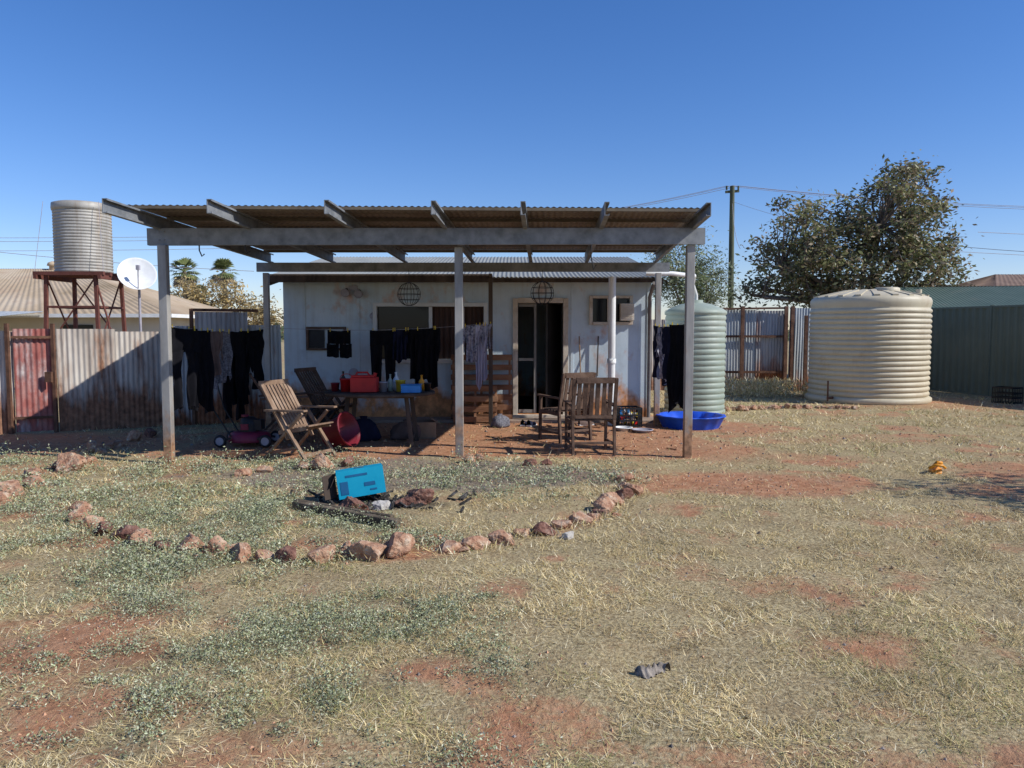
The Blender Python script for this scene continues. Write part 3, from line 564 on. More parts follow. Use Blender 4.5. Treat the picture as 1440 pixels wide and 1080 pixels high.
mb.box((jx,jy,TZ+.11),(.36,.2,.2));mb.box((jx-.02,jy,TZ+.225),(.3,.16,.03));mb.tube([(jx-.12,jy,TZ+.23),(jx-.1,jy,TZ+.275),(jx+.04,jy,TZ+.275),(jx+.07,jy,TZ+.23)],.014,8);mb.tube([(jx+.13,jy,TZ+.2),(jx+.15,jy,TZ+.27)],.025,10)
mb.build('red_jerry_can',redp,bevel=.02)
bucket(-2.3,10.65,TZ,.09,.18,redp,'red_bucket',True);bucket(-2.47,10.7,TZ,.06,.12,maroon,'red_cup');bucket(-1.78,10.6,TZ,.06,.14,greyp,'jar');bucket(-1.55,10.65,TZ,.07,.16,yelp,'yellow_container')
mb=MB();mb.box((-1.38,10.5,TZ+.05),(.26,.18,.1));mb.box((-1.38,10.5,TZ+.108),(.28,.2,.012));mb.build('blue_food_tub',lbluep,bevel=.01)
bucket(-1.18,10.7,TZ,.05,.12,blackpl,'black_mug');bottle(-1.64,10.85,TZ,.045,.26,whitep);bottle(-1.7,10.7,TZ,.035,.24,pgreen);bottle(-2.4,10.9,TZ,.04,.27,cardb);bottle(-1.28,10.85,TZ,.04,.22,orangep)
# bags and boxes stored below the table and beside the pallets
def bag(name,x,y,sx,sy,h,mat,seed):
    mb=MB();prof=[(.001,0),(.9,.01),(1.05,.15),(1.0,.45),(.85,.75),(.5,.95),(.2,1.0),(.28,1.1),(.001,1.05)];vs=[];n=26
    for r,z in prof:
        for k in range(n):
            t=2*math.pi*k/n;q=r*(1+.14*math.sin(3*t+seed+z*3)+.07*math.sin(7*t+seed*2-z*5));vs.append((x+q*math.cos(t)*sx/2,y+q*math.sin(t)*sy/2,g(x,y)+z*h))
    mb.add(vs,[(i*n+k,i*n+(k+1)%n,(i+1)*n+(k+1)%n,(i+1)*n+k) for i in range(len(prof)-1) for k in range(n)],0,True);mb.build(name,mat)
bag('cloth_bag',-2.15,11.1,.4,.32,.32,nav,1);bag('cloth_bag',-1.55,11.2,.42,.3,.26,brn,4);bag('rubbish_bag',-3.1,12.6,.5,.4,.42,blackpl,2);bag('cloth_bag',-.2,12.7,.3,.26,.2,gry,6)
mb=MB();bx=Matrix.Rotation(R(12),3,'Z');mb.box((-1.35,11.4,.13),(.4,.3,.24),0,bx);mb.box((-1.53,11.36,.27),(.14,.3,.006),0,bx@Matrix.Rotation(R(-30),3,'Y'));mb.box((-1.17,11.44,.27),(.14,.3,.006),0,bx@Matrix.Rotation(R(30),3,'Y'));mb.build('cardboard_box',M('carton_brown',[(.2,.13,.08),(.28,.19,.12)],6,.9,0,.1))
def shoe(x,y,rot,mat):
    mb=MB();ro=Matrix.Rotation(R(rot),3,'Z');c=Vector((x,y,g(x,y)+.015));P=[]
    for i in range(12):
        t=i/11;xx=lerp(-.13,.14,t);w=.042+.012*math.sin(t*3.1)-.02*max(0,t-.85)*6;hh=lerp(.1,.045,min(1,t*1.6))*(1-.5*max(0,t-.9)*10*.5);row=[]
        for j in range(9):
            a=math.pi*j/8;row.append(c+ro@Vector((xx,w*math.cos(a),hh*math.sin(a))))
        P.append(row)
    mb.grid(P);mb.box(c+Vector((0,0,-.002)),(.27,.085,.02),1,ro);mb.build('shoe',[mat,whitep])
shoe(.2,12.9,80,nav);shoe(.33,12.85,65,nav);shoe(1.25,12.9,20,brn);shoe(-.1,13.2,100,maroon)
mb=MB();mb.tube([(1.22,13.35,.25),(1.2,13.74,1.5)],.012,8);mb.box((1.22,13.33,.13),(.3,.05,.2),1,Matrix.Rotation(R(12),3,'X'));mb.build('broom',[chairwood,palletw])
mb=MB();rt=Matrix.Rotation(R(70),3,'Y')@Matrix.Rotation(R(20),3,'X');mb.lathe([(.001,0),(.17,0),(.22,.34),(.24,.34),(.24,.32),(.215,.31),(.165,.02),(.001,.02)],(-2.45,10.2,.2),28,rot=rt);mb.build('maroon_tub',maroon)
mb=MB();mx,my=-3.68,10.7;z0=g(mx,my)
mb.lathe([(.001,.2),(.14,.2),(.21,.19),(.25,.16),(.27,.08),(.265,.06)],(mx,my,z0),28,0,mod=lambda t,z:1+.1*math.cos(2*t));mb.lathe([(.001,.40),(.06,.40),(.11,.37),(.13,.3),(.13,.2)],(mx,my,z0),20,1);mb.box((mx+.13,my,z0+.29),(.12,.16,.14),1);mb.box((mx-.02,my-.13,z0+.27),(.1,.06,.08),0);mb.tube([(mx-.06,my,z0+.4),(mx-.06,my,z0+.43)],.05,12,0)
for sx,sy in((-.32,-.25),(.3,-.25),(-.32,.22),(.3,.22)):
    mb.lathe([(.001,-.022),(.05,-.022),(.06,-.028),(.08,-.025),(.088,0),(.08,.025),(.06,.028),(.05,.022),(.001,.022)],(mx+sx,my+sy,z0+.088),24,1,rot=Matrix.Rotation(R(90),3,'X'));mb.lathe([(.001,.031),(.04,.031),(.055,.029)],(mx+sx,my+sy,z0+.088),16,2,rot=Matrix.Rotation(R(90),3,'X'))
    mb.bar((mx+sx*.6,my+sy*.8,z0+.12),(mx+sx,my+sy*.9,z0+.09),.03,.03,1)
for s in(-1,1): mb.tube([(mx-.2,my+s*.17,z0+.14),(mx-.42,my+s*.18,z0+.5),(mx-.52,my+s*.18,z0+.9)],.011,8,1)
mb.tube([(mx-.52,my-.18,z0+.9),(mx-.54,my,z0+.93),(mx-.52,my+.18,z0+.9)],.011,8,1)
mb.build('lawn_mower',[purple,blackpl,greyp])
def pallet(name,x0,x1,y,h,lean,mat):
    mb=MB();n=int(h/.145)
    for k in range(n):
        z=.08+k*(h-.1)/(n-1);yy=y+lean*(z/h);mb.box(((x0+x1)/2+random.uniform(-.01,.01),yy,z),(x1-x0,.02,.095));
        if k%2==0: mb.box(((x0+x1)/2,yy+.115,z),(x1-x0,.02,.09))
    for q in(.04,.5,.96):
        xx=lerp(x0,x1,q);mb.bar((xx,y+.057,.0),(xx,y+lean+.057,h),.04,.09,0,(0,1,0))
    mb.build(name,mat,bevel=.003)
pallet('wooden_pallet',-1.08,0.0,13.42,1.15,.18,palletw);pallet('wooden_pallet',-1.02,-.25,13.1,.62,.12,palletw)
def crate(name,x,y,s,mat,rot=0,fill=False):
    mb=MB();h=s*.85
    for zz in (.01,h*.35,h*.62,h-.012):
        for a,b_ in(((-1,-1),(1,-1)),((1,-1),(1,1)),((1,1),(-1,1)),((-1,1),(-1,-1))): mb.bar((a[0]*s/2,a[1]*s/2,zz),(b_[0]*s/2,b_[1]*s/2,zz),.012,.03)
    for k in range(7):
        q=lerp(-s/2,s/2,k/6)
        for a in((q,-s/2),(q,s/2),(-s/2,q),(s/2,q)): mb.box((a[0],a[1],h/2),(.014,.014,h))
        mb.box((q,0,.012),(.015,s,.01))
    ms=[mat]
    if fill:
        ms=[mat,redp,whitep,lbluep,yelp]
        for k in range(22): mb.box((random.uniform(-.4,.4)*s,random.uniform(-.4,.4)*s,random.uniform(.1,.85)*h),(.06,.05,.06),random.randint(1,4),Matrix.Rotation(random.random()*3,3,'Z')@Matrix.Rotation(random.random(),3,'X'))
    ob=mb.build(name,ms);ob.location=(x,y,g(x,y));ob.rotation_euler=(0,0,R(rot))
crate('milk_crate',1.95,12.85,.38,blackpl,5,True);crate('milk_crate',11.0,17.0,.42,blackpl,30)
bucket(1.78,12.2,g(1.8,12.2),.14,.06,whitep,'pet_bowl');bucket(2.05,12.0,g(2,12),.16,.05,greyp,'pet_bowl')
mb=MB();mb.lathe([(.001,.01),(.40,.01),(.44,.04),(.50,.2),(.56,.205),(.57,.19),(.545,.18),(.46,.0)],(2.98,12.75,.0),96,0,mod=lambda t,z:1+(.025*math.cos(14*t) if z>.1 else .008*math.cos(14*t)));mb.build('blue_paddling_pool',bluep)
mb=MB();rock(mb,4.82,8.65,.16,.12,.08);mb.tube([(4.72,8.6,.05),(4.75,8.55,.09),(4.83,8.53,.09),(4.9,8.6,.05)],.015,8);mb.tube([(4.76,8.62,.05),(4.8,8.58,.12),(4.88,8.65,.1)],.02,8);mb.build('orange_dog_toy',orangep)
mb=MB();P=[]
for i in range(34):
    row=[]
    for j in range(18):
        u=i/33-.5;v=j/17-.5;wd=.035+.025*math.cos(u*5);x=.66+u*.15+.015*math.sin(v*4);y=3.5+v*wd*2+.03*math.sin(u*5);row.append((x,y,g(x,y)+.018+.024*math.cos(v*4.5)+.006*math.sin(u*29+v*6)+.004*math.sin(v*20+u*37)))
    P.append(row)
mb.grid(P);mb.build('discarded_sock',fab('sock_cloth',(.05,.042,.036),(.38,.33,.28),26))
mb=MB()
for i in range(130):
    x=random.uniform(-3,5);y=random.uniform(2.8,9);s=random.uniform(.008,.022)
    rt=Matrix.Rotation(random.random()*6,3,'Z')@Matrix.Rotation(random.uniform(-.4,.4),3,'X');c_=Vector((x,y,g(x,y)+.025))
    mb.add([c_+rt@Vector(q) for q in((-s,0,0),(0,-s*.4,.004),(s,0,.003),(0,s*.4,.005))],[(0,1,2,3)])
mb.build('dead_leaves',M('dead_leaf',[(.05,.035,.02),(.2,.14,.09)],30,.8,0,0))
mb=MB()
for k in range(30):
    x=random.uniform(-.4,2.6);y=random.uniform(10.2,12.9);a=random.uniform(0,3);l=random.uniform(.05,.25);mb.bar((x,y,g(x,y)+.012),(x+l*math.cos(a),y+l*math.sin(a),g(x,y)+.015),.02,.015)
mb.build('wood_scraps',palletw)

# ------------------------------------------------------------ water tanks
def ribprof(R0,H,n,amp,base=0,sub=10):
    p=[]
    for i in range(n*sub+1):
        t=i/(n*sub);p.append((R0+amp*abs(math.sin(math.pi*t*n))**.7,base+t*H))
    return p
tk=empty('large_water_tank');mb=MB();c0=(8.2,17.7,0)
mb.lathe([(1.30,0),(1.33,.03),(1.33,.1),(1.27,.14)]+ribprof(1.24,1.95,17,.04,.14)+[(1.25,2.12),(1.27,2.2),(1.27,2.27),(1.24,2.33),(1.16,2.37)],c0,96)
mb.lathe([(1.16,2.37),(.8,2.46),(.3,2.53),(.001,2.54)],c0,96)
for k in range(20):
    t=k*math.pi/10;mb.bar((c0[0]+1.2*math.cos(t),c0[1]+1.2*math.sin(t),2.36),(c0[0]+.55*math.cos(t),c0[1]+.55*math.sin(t),2.5),.12,.05)
mb.build('body',beige,tk)
mb=MB();mb.lathe([(.26,2.5),(.26,2.58),(.22,2.6),(.001,2.61)],(8.35,17.2,-.04),28);mb.tube([(8.9,16.9,2.42),(8.9,16.9,2.5)],.06,12);mb.build('lid',beige,tk)
mb=MB();mb.tube([(7.1,16.95,.12),(6.95,16.85,.12)],.03,8);mb.tube([(6.95,16.85,.05),(6.95,16.85,.5)],.02,8);mb.build('outlet_valve',rustm,tk)
tk=empty('green_water_tank');mb=MB();c0=(3.62,15.2,0)
mb.lathe([(.6,0),(.6,.05)]+ribprof(.565,1.85,17,.022,.05,8)+[(.6,1.92),(.6,1.97),(.52,2.03),(.3,2.12),(.14,2.15),(.14,2.2),(.001,2.2)],c0,64);mb.build('body',pgreen,tk)
mb=MB();mb.tube([(3.3,14.65,.15),(3.2,14.5,.15),(3.2,14.5,.4)],.025,8);mb.build('tap',rustm,tk)
tk=empty('elevated_water_tank');tx,ty,tb=-11.05,20,3.08
mb=MB();mb.lathe(ribprof(.655,1.55,20,.02,tb)+[(.69,tb+1.56),(.70,tb+1.62),(.69,tb+1.74),(.6,tb+1.77),(.001,tb+1.8)],(tx,ty,0),56);mb.lathe([(.001,tb),(.68,tb)],(tx,ty,0),56);mb.build('corrugated_tank',M('tank_zinc',[(.27,.26,.23),(.38,.36,.32),(.46,.44,.39)],2,.6,.15,.05,rust=((.42,.33,.24),.0,-5,-4.9,2,(1,1,.3)),streak=((.2,.14,.09),3,.5)),tk)
mb=MB()
for k in range(5): mb.box((tx,ty-.7+k*.35,tb-.05),(1.75,.1,.09))
for s in(-.8,.8): mb.bar((tx+s,ty-.8,tb-.14),(tx+s,ty+.8,tb-.14),.08,.1)
L=[(-.62,-.62),(.62,-.62),(.62,.62),(-.62,.62)]
for (a,c_) in L: mb.bar((tx+a*1.12,ty+c_*1.12,0),(tx+a,ty+c_,tb-.1),.08,.08)
for i in range(4):
    a=L[i];c_=L[(i+1)%4]
    for z in(1.1,2.2): mb.bar((tx+a[0]*1.05,ty+a[1]*1.05,z),(tx+c_[0]*1.05,ty+c_[1]*1.05,z),.05,.05)
    mb.bar((tx+a[0]*1.05,ty+a[1]*1.05,1.15),(tx+c_[0],ty+c_[1],2.95),.03,.03)
mb.tube([(tx+.55,ty-.6,tb),(tx+.9,ty-.6,1.8),(tx+.9,ty-.6,0)],.025,8);mb.build('steel_stand',redsteel,tk)
mb=MB()
for s in(-.75,.75): mb.tube([(tx+s*.93,ty-.5,tb+1.75),(tx+s*1.15,ty-.7,tb-.05)],.006,5)
mb.build('guy_wires',greyp,tk)

mb=MB();dc=Vector((-9.7,20,3.02));nrm=Vector((.45,-.75,.42)).normalized();q=nrm.to_track_quat('Z','Y').to_matrix()
mb.lathe([(r,.55*r*r) for r in np.linspace(.001,.46,12)]+[(.47,.115),(.46,.1)],dc,40,rot=q)
tip=dc+q@Vector((0,0,.42));mb.tube([dc+q@Vector((0,-.44,.1)),tip],.014,6,1);mb.box(tip,(.08,.08,.12),1);mb.tube([dc-nrm*.05,dc+Vector((0,.1,-.3)),dc+Vector((0,.12,-3.0))],.035,8,1);mb.build('satellite_dish',[whitep,greyp])

# ------------------------------------------------------------ fences
lf=empty('corrugated_iron_fence')
def fence_run(p0,p1,parent,hfun,mats_seq,name,w=.8):
    p0=Vector(p0);p1=Vector(p1);L=(p1-p0).length;n=max(1,round(L/w));mbs={}
    for i in range(n):
        a=p0.lerp(p1,i/n);b_=p0.lerp(p1,(i+1)/n);mi=mats_seq[i%len(mats_seq)];h=hfun(i)
        nrm=Vector((-(p1-p0).y,(p1-p0).x,0)).normalized()*(.012*(i%2))
        mbs.setdefault(mi,MB()).corr(a-Vector((0,0,.05))+nrm,(b_-a)*1.03,Vector((random.uniform(-.02,.02),random.uniform(-.04,.04),h+.05)),dent=.012,nv=7)
    for k,mb in mbs.items(): mb.build(name,[zinc,zinc2,zinc3,redsheet,cbond][k],parent)
h_=lambda i:1.62+random.uniform(-.035,.035)
fence_run((-13.5,9.05,0),(-7.72,11.82,0),lf,h_,[1,0,1,1],'sheets')
fence_run((-7.17,12.1,0),(-5.75,12.86,0),lf,h_,[1,1],'sheets');fence_run((-5.72,12.88,0),(-4.15,13.78,0),lf,lambda i:1.68+.02*i,[2,2],'sheets')
mb=MB();mb.corr((-7.68,11.83,.03),(.48,.25,0),(0,0,1.6),mi=0,nv=4,dent=.008);mb.build('red_gate',redsheet,lf)
mb=MB()
for (x,y) in((-7.72,11.76),(-7.18,12.03),(-5.73,12.78)): mb.box((x,y,.85),(.05,.05,1.72))
mb.bar((-7.68,11.78,1.5),(-7.2,12.02,1.5),.03,.04);mb.bar((-7.68,11.78,.25),(-7.2,12.02,.25),.03,.04);mb.box((-7.22,11.95,.88),(.1,.05,.16),0)
mb.bar((-13.5,9.16,1.45),(-7.72,11.93,1.45),.04,.07);mb.bar((-7.17,12.2,1.45),(-4.2,13.85,1.45),.04,.07)
mb.build('rails_and_gate_frame',rustm,lf)
mb=MB();mb.corr((-5.35,13.0,0),(.75,.4,0),(0,0,1.92),nv=2);mb.build('taller_sheet',zinc,lf)
mb=MB();mb.bar((-5.4,12.98,1.95),(-4.45,13.5,1.95),.04,.05);mb.bar((-5.4,12.98,0),(-5.4,12.98,1.97),.05,.05);mb.build('frame',rustm,lf)
bf=empty('back_fence')
fence_run((4.9,20.6,0),(7.3,20.5,0),bf,lambda i:2.16+random.uniform(-.03,.03),[0,2,0],'sheets');fence_run((7.35,20.45,0),(11.0,20.9,0),bf,lambda i:2.2-.05*(i%3),[2,0,1],'sheets');fence_run((-4,20.6,0),(4.9,20.6,0),bf,lambda i:1.9,[0,1],'sheets')
mb=MB();mb.bar((4.9,20.52,1.45),(7.3,20.42,1.45),.05,.06);mb.bar((4.9,20.52,.5),(7.3,20.42,.5),.05,.06);mb.bar((4.9,20.52,2.17),(7.3,20.42,2.2),.06,.05)
for x in(4.95,6.1,7.25,7.42): mb.box((x,20.38,1.12),(.09,.07,2.25))
mb.box((7.75,20.3,1.0),(.08,.08,2.0))
mb.build('rusty_frames',rustm,bf)
gf=empty('green_steel_fence');mb=MB();p0=Vector((10.95,21.2,0));p1=Vector((14.6,9.0,0));n=5;Lf=(p1-p0).length
for i in range(n):
    a=p0.lerp(p1,i/n);b_=p0.lerp(p1,(i+1)/n);mb.corr(a+Vector((0,0,.03)),(b_-a)*.985,(0,0,2.15),.2,.02,sub=10,square=True)
mb.build('panels',cbond,gf);mb=MB()
for i in range(n+1):
    a=p0.lerp(p1,i/n);mb.box(a+Vector((0,0,1.1)),(.07,.07,2.25))
mb.bar(p0+Vector((0,0,2.18)),p1+Vector((0,0,2.18)),.06,.05);mb.bar(p0+Vector((0,0,.03)),p1+Vector((0,0,.03)),.06,.05);mb.build('posts_and_rails',cbond,gf)

# ------------------------------------------------------------ neighbours
oldroof=M('rusty_cream_roof',[(.32,.24,.15),(.44,.34,.23),(.52,.43,.32)],.6,.8,.0,.05,dirt=((.28,.15,.08),.12,1.2))
def hip_house(name,x0,x1,y0,y1,ze,zr,wallmat,roofmat,ridge,over=.5):
    e=empty(name);mb=MB();mb.box(((x0+x1)/2,(y0+y1)/2,ze/2),(x1-x0,y1-y0,ze));mb.build('walls',wallmat,e)
    mb=MB();ym=(y0+y1)/2;A=[(x0-over,y0-over,ze-.1),(x1+over,y0-over,ze-.1),(x1+over,y1+over,ze-.1),(x0-over,y1+over,ze-.1)];r0=(ridge[0],ym,zr);r1=(ridge[1],ym,zr)
    N=120
    def face(a,b_,c,d):
        a,b_,c,d=map(Vector,(a,b_,c,d));P=[]
        for i in range(N*2+1):
            t=i/(N*2);w=Vector((0,0,.015*math.sin(t*N*3.14)));P.append([a.lerp(b_,t)+w,d.lerp(c,t)+w])
        mb.grid(P)
    face(A[0],A[1],r1,r0);face(A[1],A[2],r1,r1);face(A[2],A[3],r0,r1);face(A[3],A[0],r0,r0);mb.build('hip_roof',roofmat,e)
    mb=MB()
    for a,b_ in((0,1),(1,2)): mb.bar(Vector(A[a])+Vector((0,0,-.05)),Vector(A[b_])+Vector((0,0,-.05)),.1,.12)
    mb.build('gutters',whitep,e)
    mb=MB()
    for k in range(3):
        xx=lerp(x0,x1,.2+.3*k);mb.box((xx,y0-.02,ze*.6),(1.0,.05,.9))
    mb.build('windows',glass,e);return e
pale=M('pale_wall',[(.5,.46,.38),(.6,.56,.48)],1,.8,0,.05)
h1=hip_house('neighbour_house',-26,-11.8,26,33,2.25,3.95,pale,oldroof,(-22,-16.5))
mb=MB();mb.lathe([(.12,3.7),(.12,4.05),(.2,4.07),(.16,4.18),(.001,4.25)],(-17.5,29.5,0),16);mb.build('roof_vent',oldroof,h1)
mb=MB();mb.corr((-22,22.5,1.98),(6.6,0,0),(0,2.9,.25),.1,.012);mb.build('verandah_roof',zinc3,h1)
mb=MB()
for x in(-21.5,-18.6,-15.6): mb.box((x,22.6,.97),(.1,.1,1.95))
mb.build('verandah_posts',whitep,h1)
hip_house('neighbour_house',21.5,40,34,46,3.0,4.5,pale,M('brown_roof',[(.16,.1,.07),(.25,.17,.12)],1,.8,0,.1),(25,36))
sh=empty('teal_roof_shed');mb=MB();mb.corr((11.5,22.0,2.22),(5.2,-1.0,0),(.4,2.6,.75),.1,.012);mb.build('roof',teal,sh);mb=MB();mb.box((14.1,23.2,1.15),(4.2,1.8,2.2),0,Matrix.Rotation(R(-11),3,'Z'));mb.build('walls',cbond,sh);mb=MB();mb.bar((11.5,21.95,2.2),(16.7,20.95,2.2),.05,.1);mb.bar((13.2,24.4,2.95),(17.3,23.6,2.95),.06,.08);mb.build('fascia',brownwood,sh)

# ------------------------------------------------------------ trees
leafm,nt,b=newmat('foliage');at=nt.nodes.new('ShaderNodeAttribute');at.attribute_name='Col';nt.links.new(at.outputs['Color'],b.inputs['Base Color']);b.inputs['Roughness'].default_value=.5;b.inputs['Specular IOR Level'].default_value=.4
tr=nt.nodes.new('ShaderNodeBsdfTranslucent');nt.links.new(at.outputs['Color'],tr.inputs[0]);ms=nt.nodes.new('ShaderNodeMixShader');ms.inputs[0].default_value=.35
nt.links.new(b.outputs[0],ms.inputs[1]);nt.links.new(tr.outputs[0],ms.inputs[2]);nt.links.new(ms.outputs[0],nt.nodes['Material Output'].inputs[0])
barkm=M('bark',[(.08,.06,.045),(.17,.13,.1),(.26,.21,.17)],5,.9,0,.5,stretch=(1,1,.3))
def crown_tree(name,base,ells,ncl,per,leaf,crad,pal,asp=.3,trunk=.18,droop=-.2,fork=.28):
    e=empty(name);mb=MB();base=Vector(base);wts=np.array([a[3]*a[4]*a[5] for a in ells]);wts/=wts.sum()
    zmax=max(a[2]+a[5] for a in ells);forks=[]
    top=base+Vector((0,0,zmax*fork));mb.tube([base-Vector((0,0,.2)),base.lerp(top,.5)+Vector((.08,0,0)),top],[trunk*1.25,trunk,trunk*.85],10)
    for a in ells:
        for k in range(3):
            q=Vector((a[0]+random.uniform(-.4,.4)*a[3],a[1]+random.uniform(-.4,.4)*a[4],a[2]-a[5]*.35+random.uniform(-.1,.3)*a[5]));m_=top.lerp(q,.5)+Vector((random.uniform(-.2,.2),random.uniform(-.2,.2),.2))
            mb.tube([top,m_,q],[trunk*.6,trunk*.4,trunk*.28],7);forks.append(q)
    Ps=[];Cs=[]
    for k in range(ncl):
        a=ells[rng.choice(len(ells),p=wts)];d_=rng.normal(size=3);d_/=np.linalg.norm(d_);rr=rng.random()**.4*random.uniform(.8,1.08)
        c_=Vector((a[0]+d_[0]*a[3]*rr,a[1]+d_[1]*a[4]*rr,a[2]+d_[2]*a[5]*rr))
        f=min(forks,key=lambda q:(q-c_).length);m_=f.lerp(c_,.5)+Vector((random.uniform(-.15,.15),random.uniform(-.15,.15),.1))
        mb.tube([f,m_,c_],[trunk*.2,trunk*.12,trunk*.04],5,caps=False)
        n=int(per*random.uniform(.4,1.5));cr=crad*random.uniform(.5,1.3);P=rng.normal(size=(n,3))*[cr,cr,cr*.75]+np.array(c_[:]);P[:,2]-=.15*cr
        Ps.append(P);t=random.uniform(.6,1.4);Cs.append(pal[rng.integers(0,len(pal),n)]*t*rng.uniform(.7,1.3,(n,1)))
    mb.build('trunk_and_limbs',barkm,e);P=np.concatenate(Ps);C=np.concatenate(Cs)
    V=leaf_quads(P,leaf,asp,droop);ob=np_mesh('leaves',V,np.arange(len(V)).reshape(-1,4),leafm,np.repeat(C,4,0));ob.parent=e
TP=np.array([(.19,.20,.08),(.24,.24,.11),(.28,.235,.135),(.16,.175,.08),(.32,.25,.16),(.21,.155,.1),(.21,.22,.10)])
crown_tree('broadleaf_tree',(11.6,26,0),[(9.9,26,4.3,2.0,2,2.0),(12.8,26,5.2,2.0,2.2,2.2),(11.9,25.8,3.2,3.0,2,1.5),(14.1,26,3.4,1.0,1.3,1.2),(8.4,26,3.1,.8,.9,.9)],270,110,.16,.27,TP,.42,.2)
GP=np.array([(.18,.22,.11),(.24,.27,.15),(.28,.29,.19),(.15,.19,.09)])
crown_tree('gum_tree',(8.6,38,0),[(8.3,38,4.5,2.0,1.5,2.2),(9.4,38,3.2,1.5,1.3,1.9)],110,110,.2,.4,GP,.25,.15)
crown_tree('gum_tree',(9.0,6.6,0),[(8.9,6.4,3.0,1.2,1.0,.8)],40,70,.12,.22,GP,.3,.08)
YP=np.array([(.5,.36,.14),(.42,.32,.16),(.28,.24,.12),(.55,.42,.2)])
crown_tree('flowering_shrub',(-13.6,36,0),[(-14.8,36,3.0,1.1,1,1.2),(-13.2,36,2.9,1.2,1,1.2),(-12.2,36,2.3,.8,.8,.8)],100,55,.16,.28,YP,.4,.09)
crown_tree('flowering_shrub',(-9.5,30,0),[(-9.7,30,2.2,.9,.8,.7)],30,50,.14,.25,YP*.8,.4,.07)
pgr=M('palm_green',[(.12,.15,.05),(.22,.24,.10)],4,.6,0,0);pdd=M('palm_dead',[(.26,.19,.11),(.4,.3,.19)],4,.8,0,0)
def palm(x,y,h,r):
    e=empty('fan_palm');mb=MB();mb.tube([(x,y,-.2),(x+.1,y,h*.5),(x+.05,y,h)],[.22,.15,.13],9);mb.build('trunk',barkm,e)
    mb=MB()
    for k in range(46):
        a=random.uniform(0,6.28);el=random.uniform(-1.1,1.35);d=Vector((math.cos(a)*math.cos(el),math.sin(a)*math.cos(el),math.sin(el)));c=Vector((x+.05,y,h));st=c+d*r*.45;mb.bar(c,st,.02,.02)
        side=d.cross(Vector((0,0,1))).normalized();up=side.cross(d)
        for j in range(9):
            t=(j-4)/4*1.15;dd=(d*math.cos(t)+side*math.sin(t));tip=st+dd*r*.6+Vector((0,0,-.14*r));w=up.cross(dd).normalized()*.05*r;m_=st+dd*r*.3;mi=1 if el<-.5 else 0
            mb.add([st,m_+w,tip,m_-w],[(0,1,2,3)],mi)
    mb.build('fronds',[pgr,pdd],e)
palm(-19.1,45,5.0,1.0);palm(-16.8,45,5.0,.95);palm(-21.2,52,4.1,.8);palm(-16.6,60,5.6,.8);palm(-14.4,52,5.2,.7)
Ps=[];
for k in range(260):
    x=rng.uniform(-160,160);y=rng.uniform(110,150);h=rng.uniform(1,3.8)*(.6+fbm(np.array([x*.05]),np.array([0.]))[0]);n=70
    P=rng.normal(size=(n,3))*[2.2,2,h*.33]+[x,y,h*.5];P[:,2]=np.abs(P[:,2]);Ps.append(P)
P=np.concatenate(Ps);V=leaf_quads(P,.9,.6,.2);np_mesh('distant_trees',V,np.arange(len(V)).reshape(-1,4),leafm,np.repeat(GP[rng.integers(0,4,len(P))]*.7,4,0))

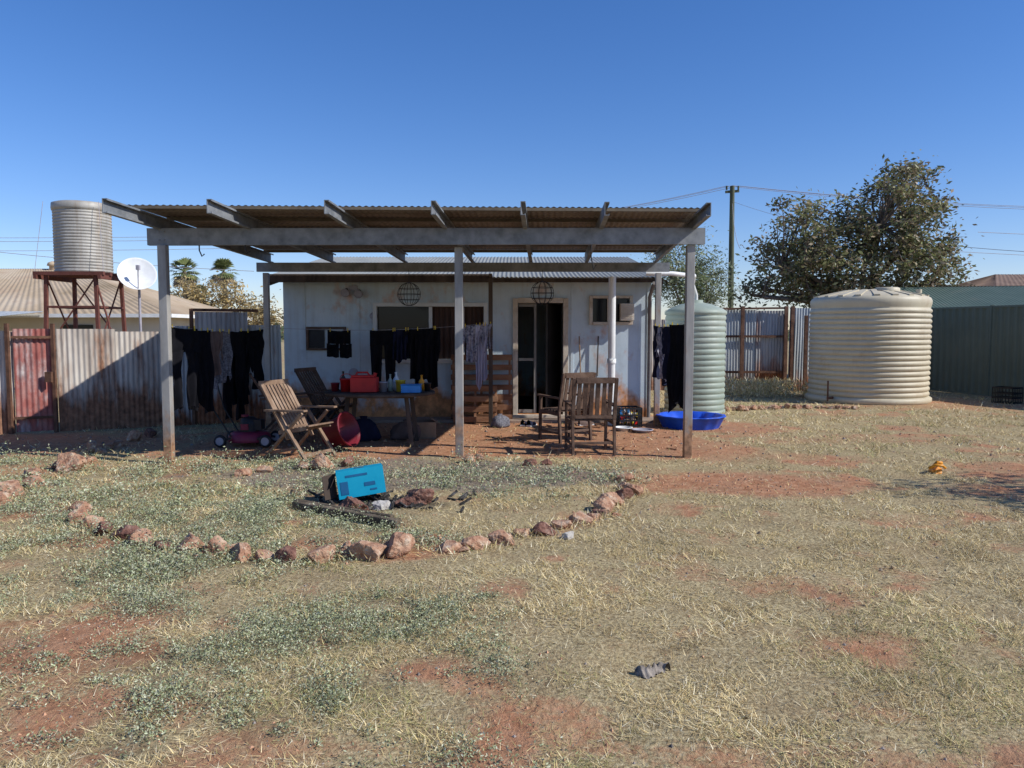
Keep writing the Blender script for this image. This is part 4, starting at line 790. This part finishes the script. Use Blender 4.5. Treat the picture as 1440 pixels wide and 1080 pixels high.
# ------------------------------------------------------------ power pole + wires
pp=empty('power_pole');mb=MB();mb.tube([(11.35,40,-.3),(11.3,40,9.0)],[.17,.12],12);mb.bar((10.95,40,8.7),(11.65,40,8.75),.1,.12)
for s in(-.3,0,.3): mb.tube([(11.3+s,39.95,8.8),(11.3+s,39.95,9.0)],.05,8)
mb.build('pole',M('pole_timber',[(.06,.07,.045),(.13,.14,.09)],4,.9,0,.3,stretch=(1,1,.2)),pp)
def wire(mb,a,b_,sag,r=.012,n=20):
    a=Vector(a);b_=Vector(b_);mb.tube([a.lerp(b_,t)-Vector((0,0,4*sag*t*(1-t))) for t in np.linspace(0,1,n)],r,4,caps=False)
mb=MB()
for s,zz in((-.3,9.0),(0,9.02),(.3,9.0)):
    wire(mb,(11.3+s,39.95,zz),(-14+s,44,7.2),.9,.011);wire(mb,(11.3+s,39.95,zz),(48+s,40,8.2+s*.5),.8,.011)
wire(mb,(11.3,39.9,8.2),(15.5,20.6,3.6),.5,.008);wire(mb,(11.3,39.9,8.1),(5.0,17,3.4),.4,.008)
for zz in(6.1,5.9,5.4): wire(mb,(-60,38,zz+.8),(-14,44,zz+.9),.4,.012)
wire(mb,(-30,30,6.0),(-10,30,3.9),.3,.01);wire(mb,(48,38,5.0),(16,32,5.0),.3,.01);wire(mb,(48,38,6.4),(18,30,5.4),.3,.01)
mb.build('overhead_wires',greyp)

# ------------------------------------------------------------ light, sky, camera
ld=Vector((-3.6,1.15,-3.0));sun=bpy.data.lights.new('sun','SUN');sun.energy=5.0;sun.angle=R(.5);sun.color=(1,.97,.92)
so=bpy.data.objects.new('sun',sun);scene.collection.objects.link(so);so.rotation_euler=ld.to_track_quat('-Z','Y').to_euler();so.location=(20,-6,16)
w=bpy.data.worlds.new('World');scene.world=w;w.use_nodes=True;nt=w.node_tree;bg=nt.nodes['Background']
sk=nt.nodes.new('ShaderNodeTexSky');sk.sky_type='NISHITA';sk.sun_disc=False
el=math.atan2(3.0,math.hypot(3.6,1.15));sk.sun_elevation=el;sk.sun_rotation=math.atan2(3.6,-1.15)
sk.altitude=400;sk.air_density=1.05;sk.dust_density=.1;sk.ozone_density=3.0
hs=nt.nodes.new('ShaderNodeHueSaturation');hs.inputs['Saturation'].default_value=1.25;hs.inputs['Value'].default_value=1.0
nt.links.new(sk.outputs[0],hs.inputs['Color']);tint=mix(nt,1.0,hs.outputs[0],(.96,.94,1.18),'MULTIPLY');nt.links.new(tint,bg.inputs[0]);bg.inputs[1].default_value=.12
cam=bpy.data.cameras.new('camera');co=bpy.data.objects.new('camera',cam);scene.collection.objects.link(co);scene.camera=co
co.location=(0,0,1.6);co.rotation_euler=(R(90-3.97),0,0);cam.sensor_width=36;cam.lens=27;cam.clip_end=3000;cam.clip_start=.05
scene.view_settings.view_transform='Standard';scene.view_settings.look='None';scene.view_settings.exposure=0
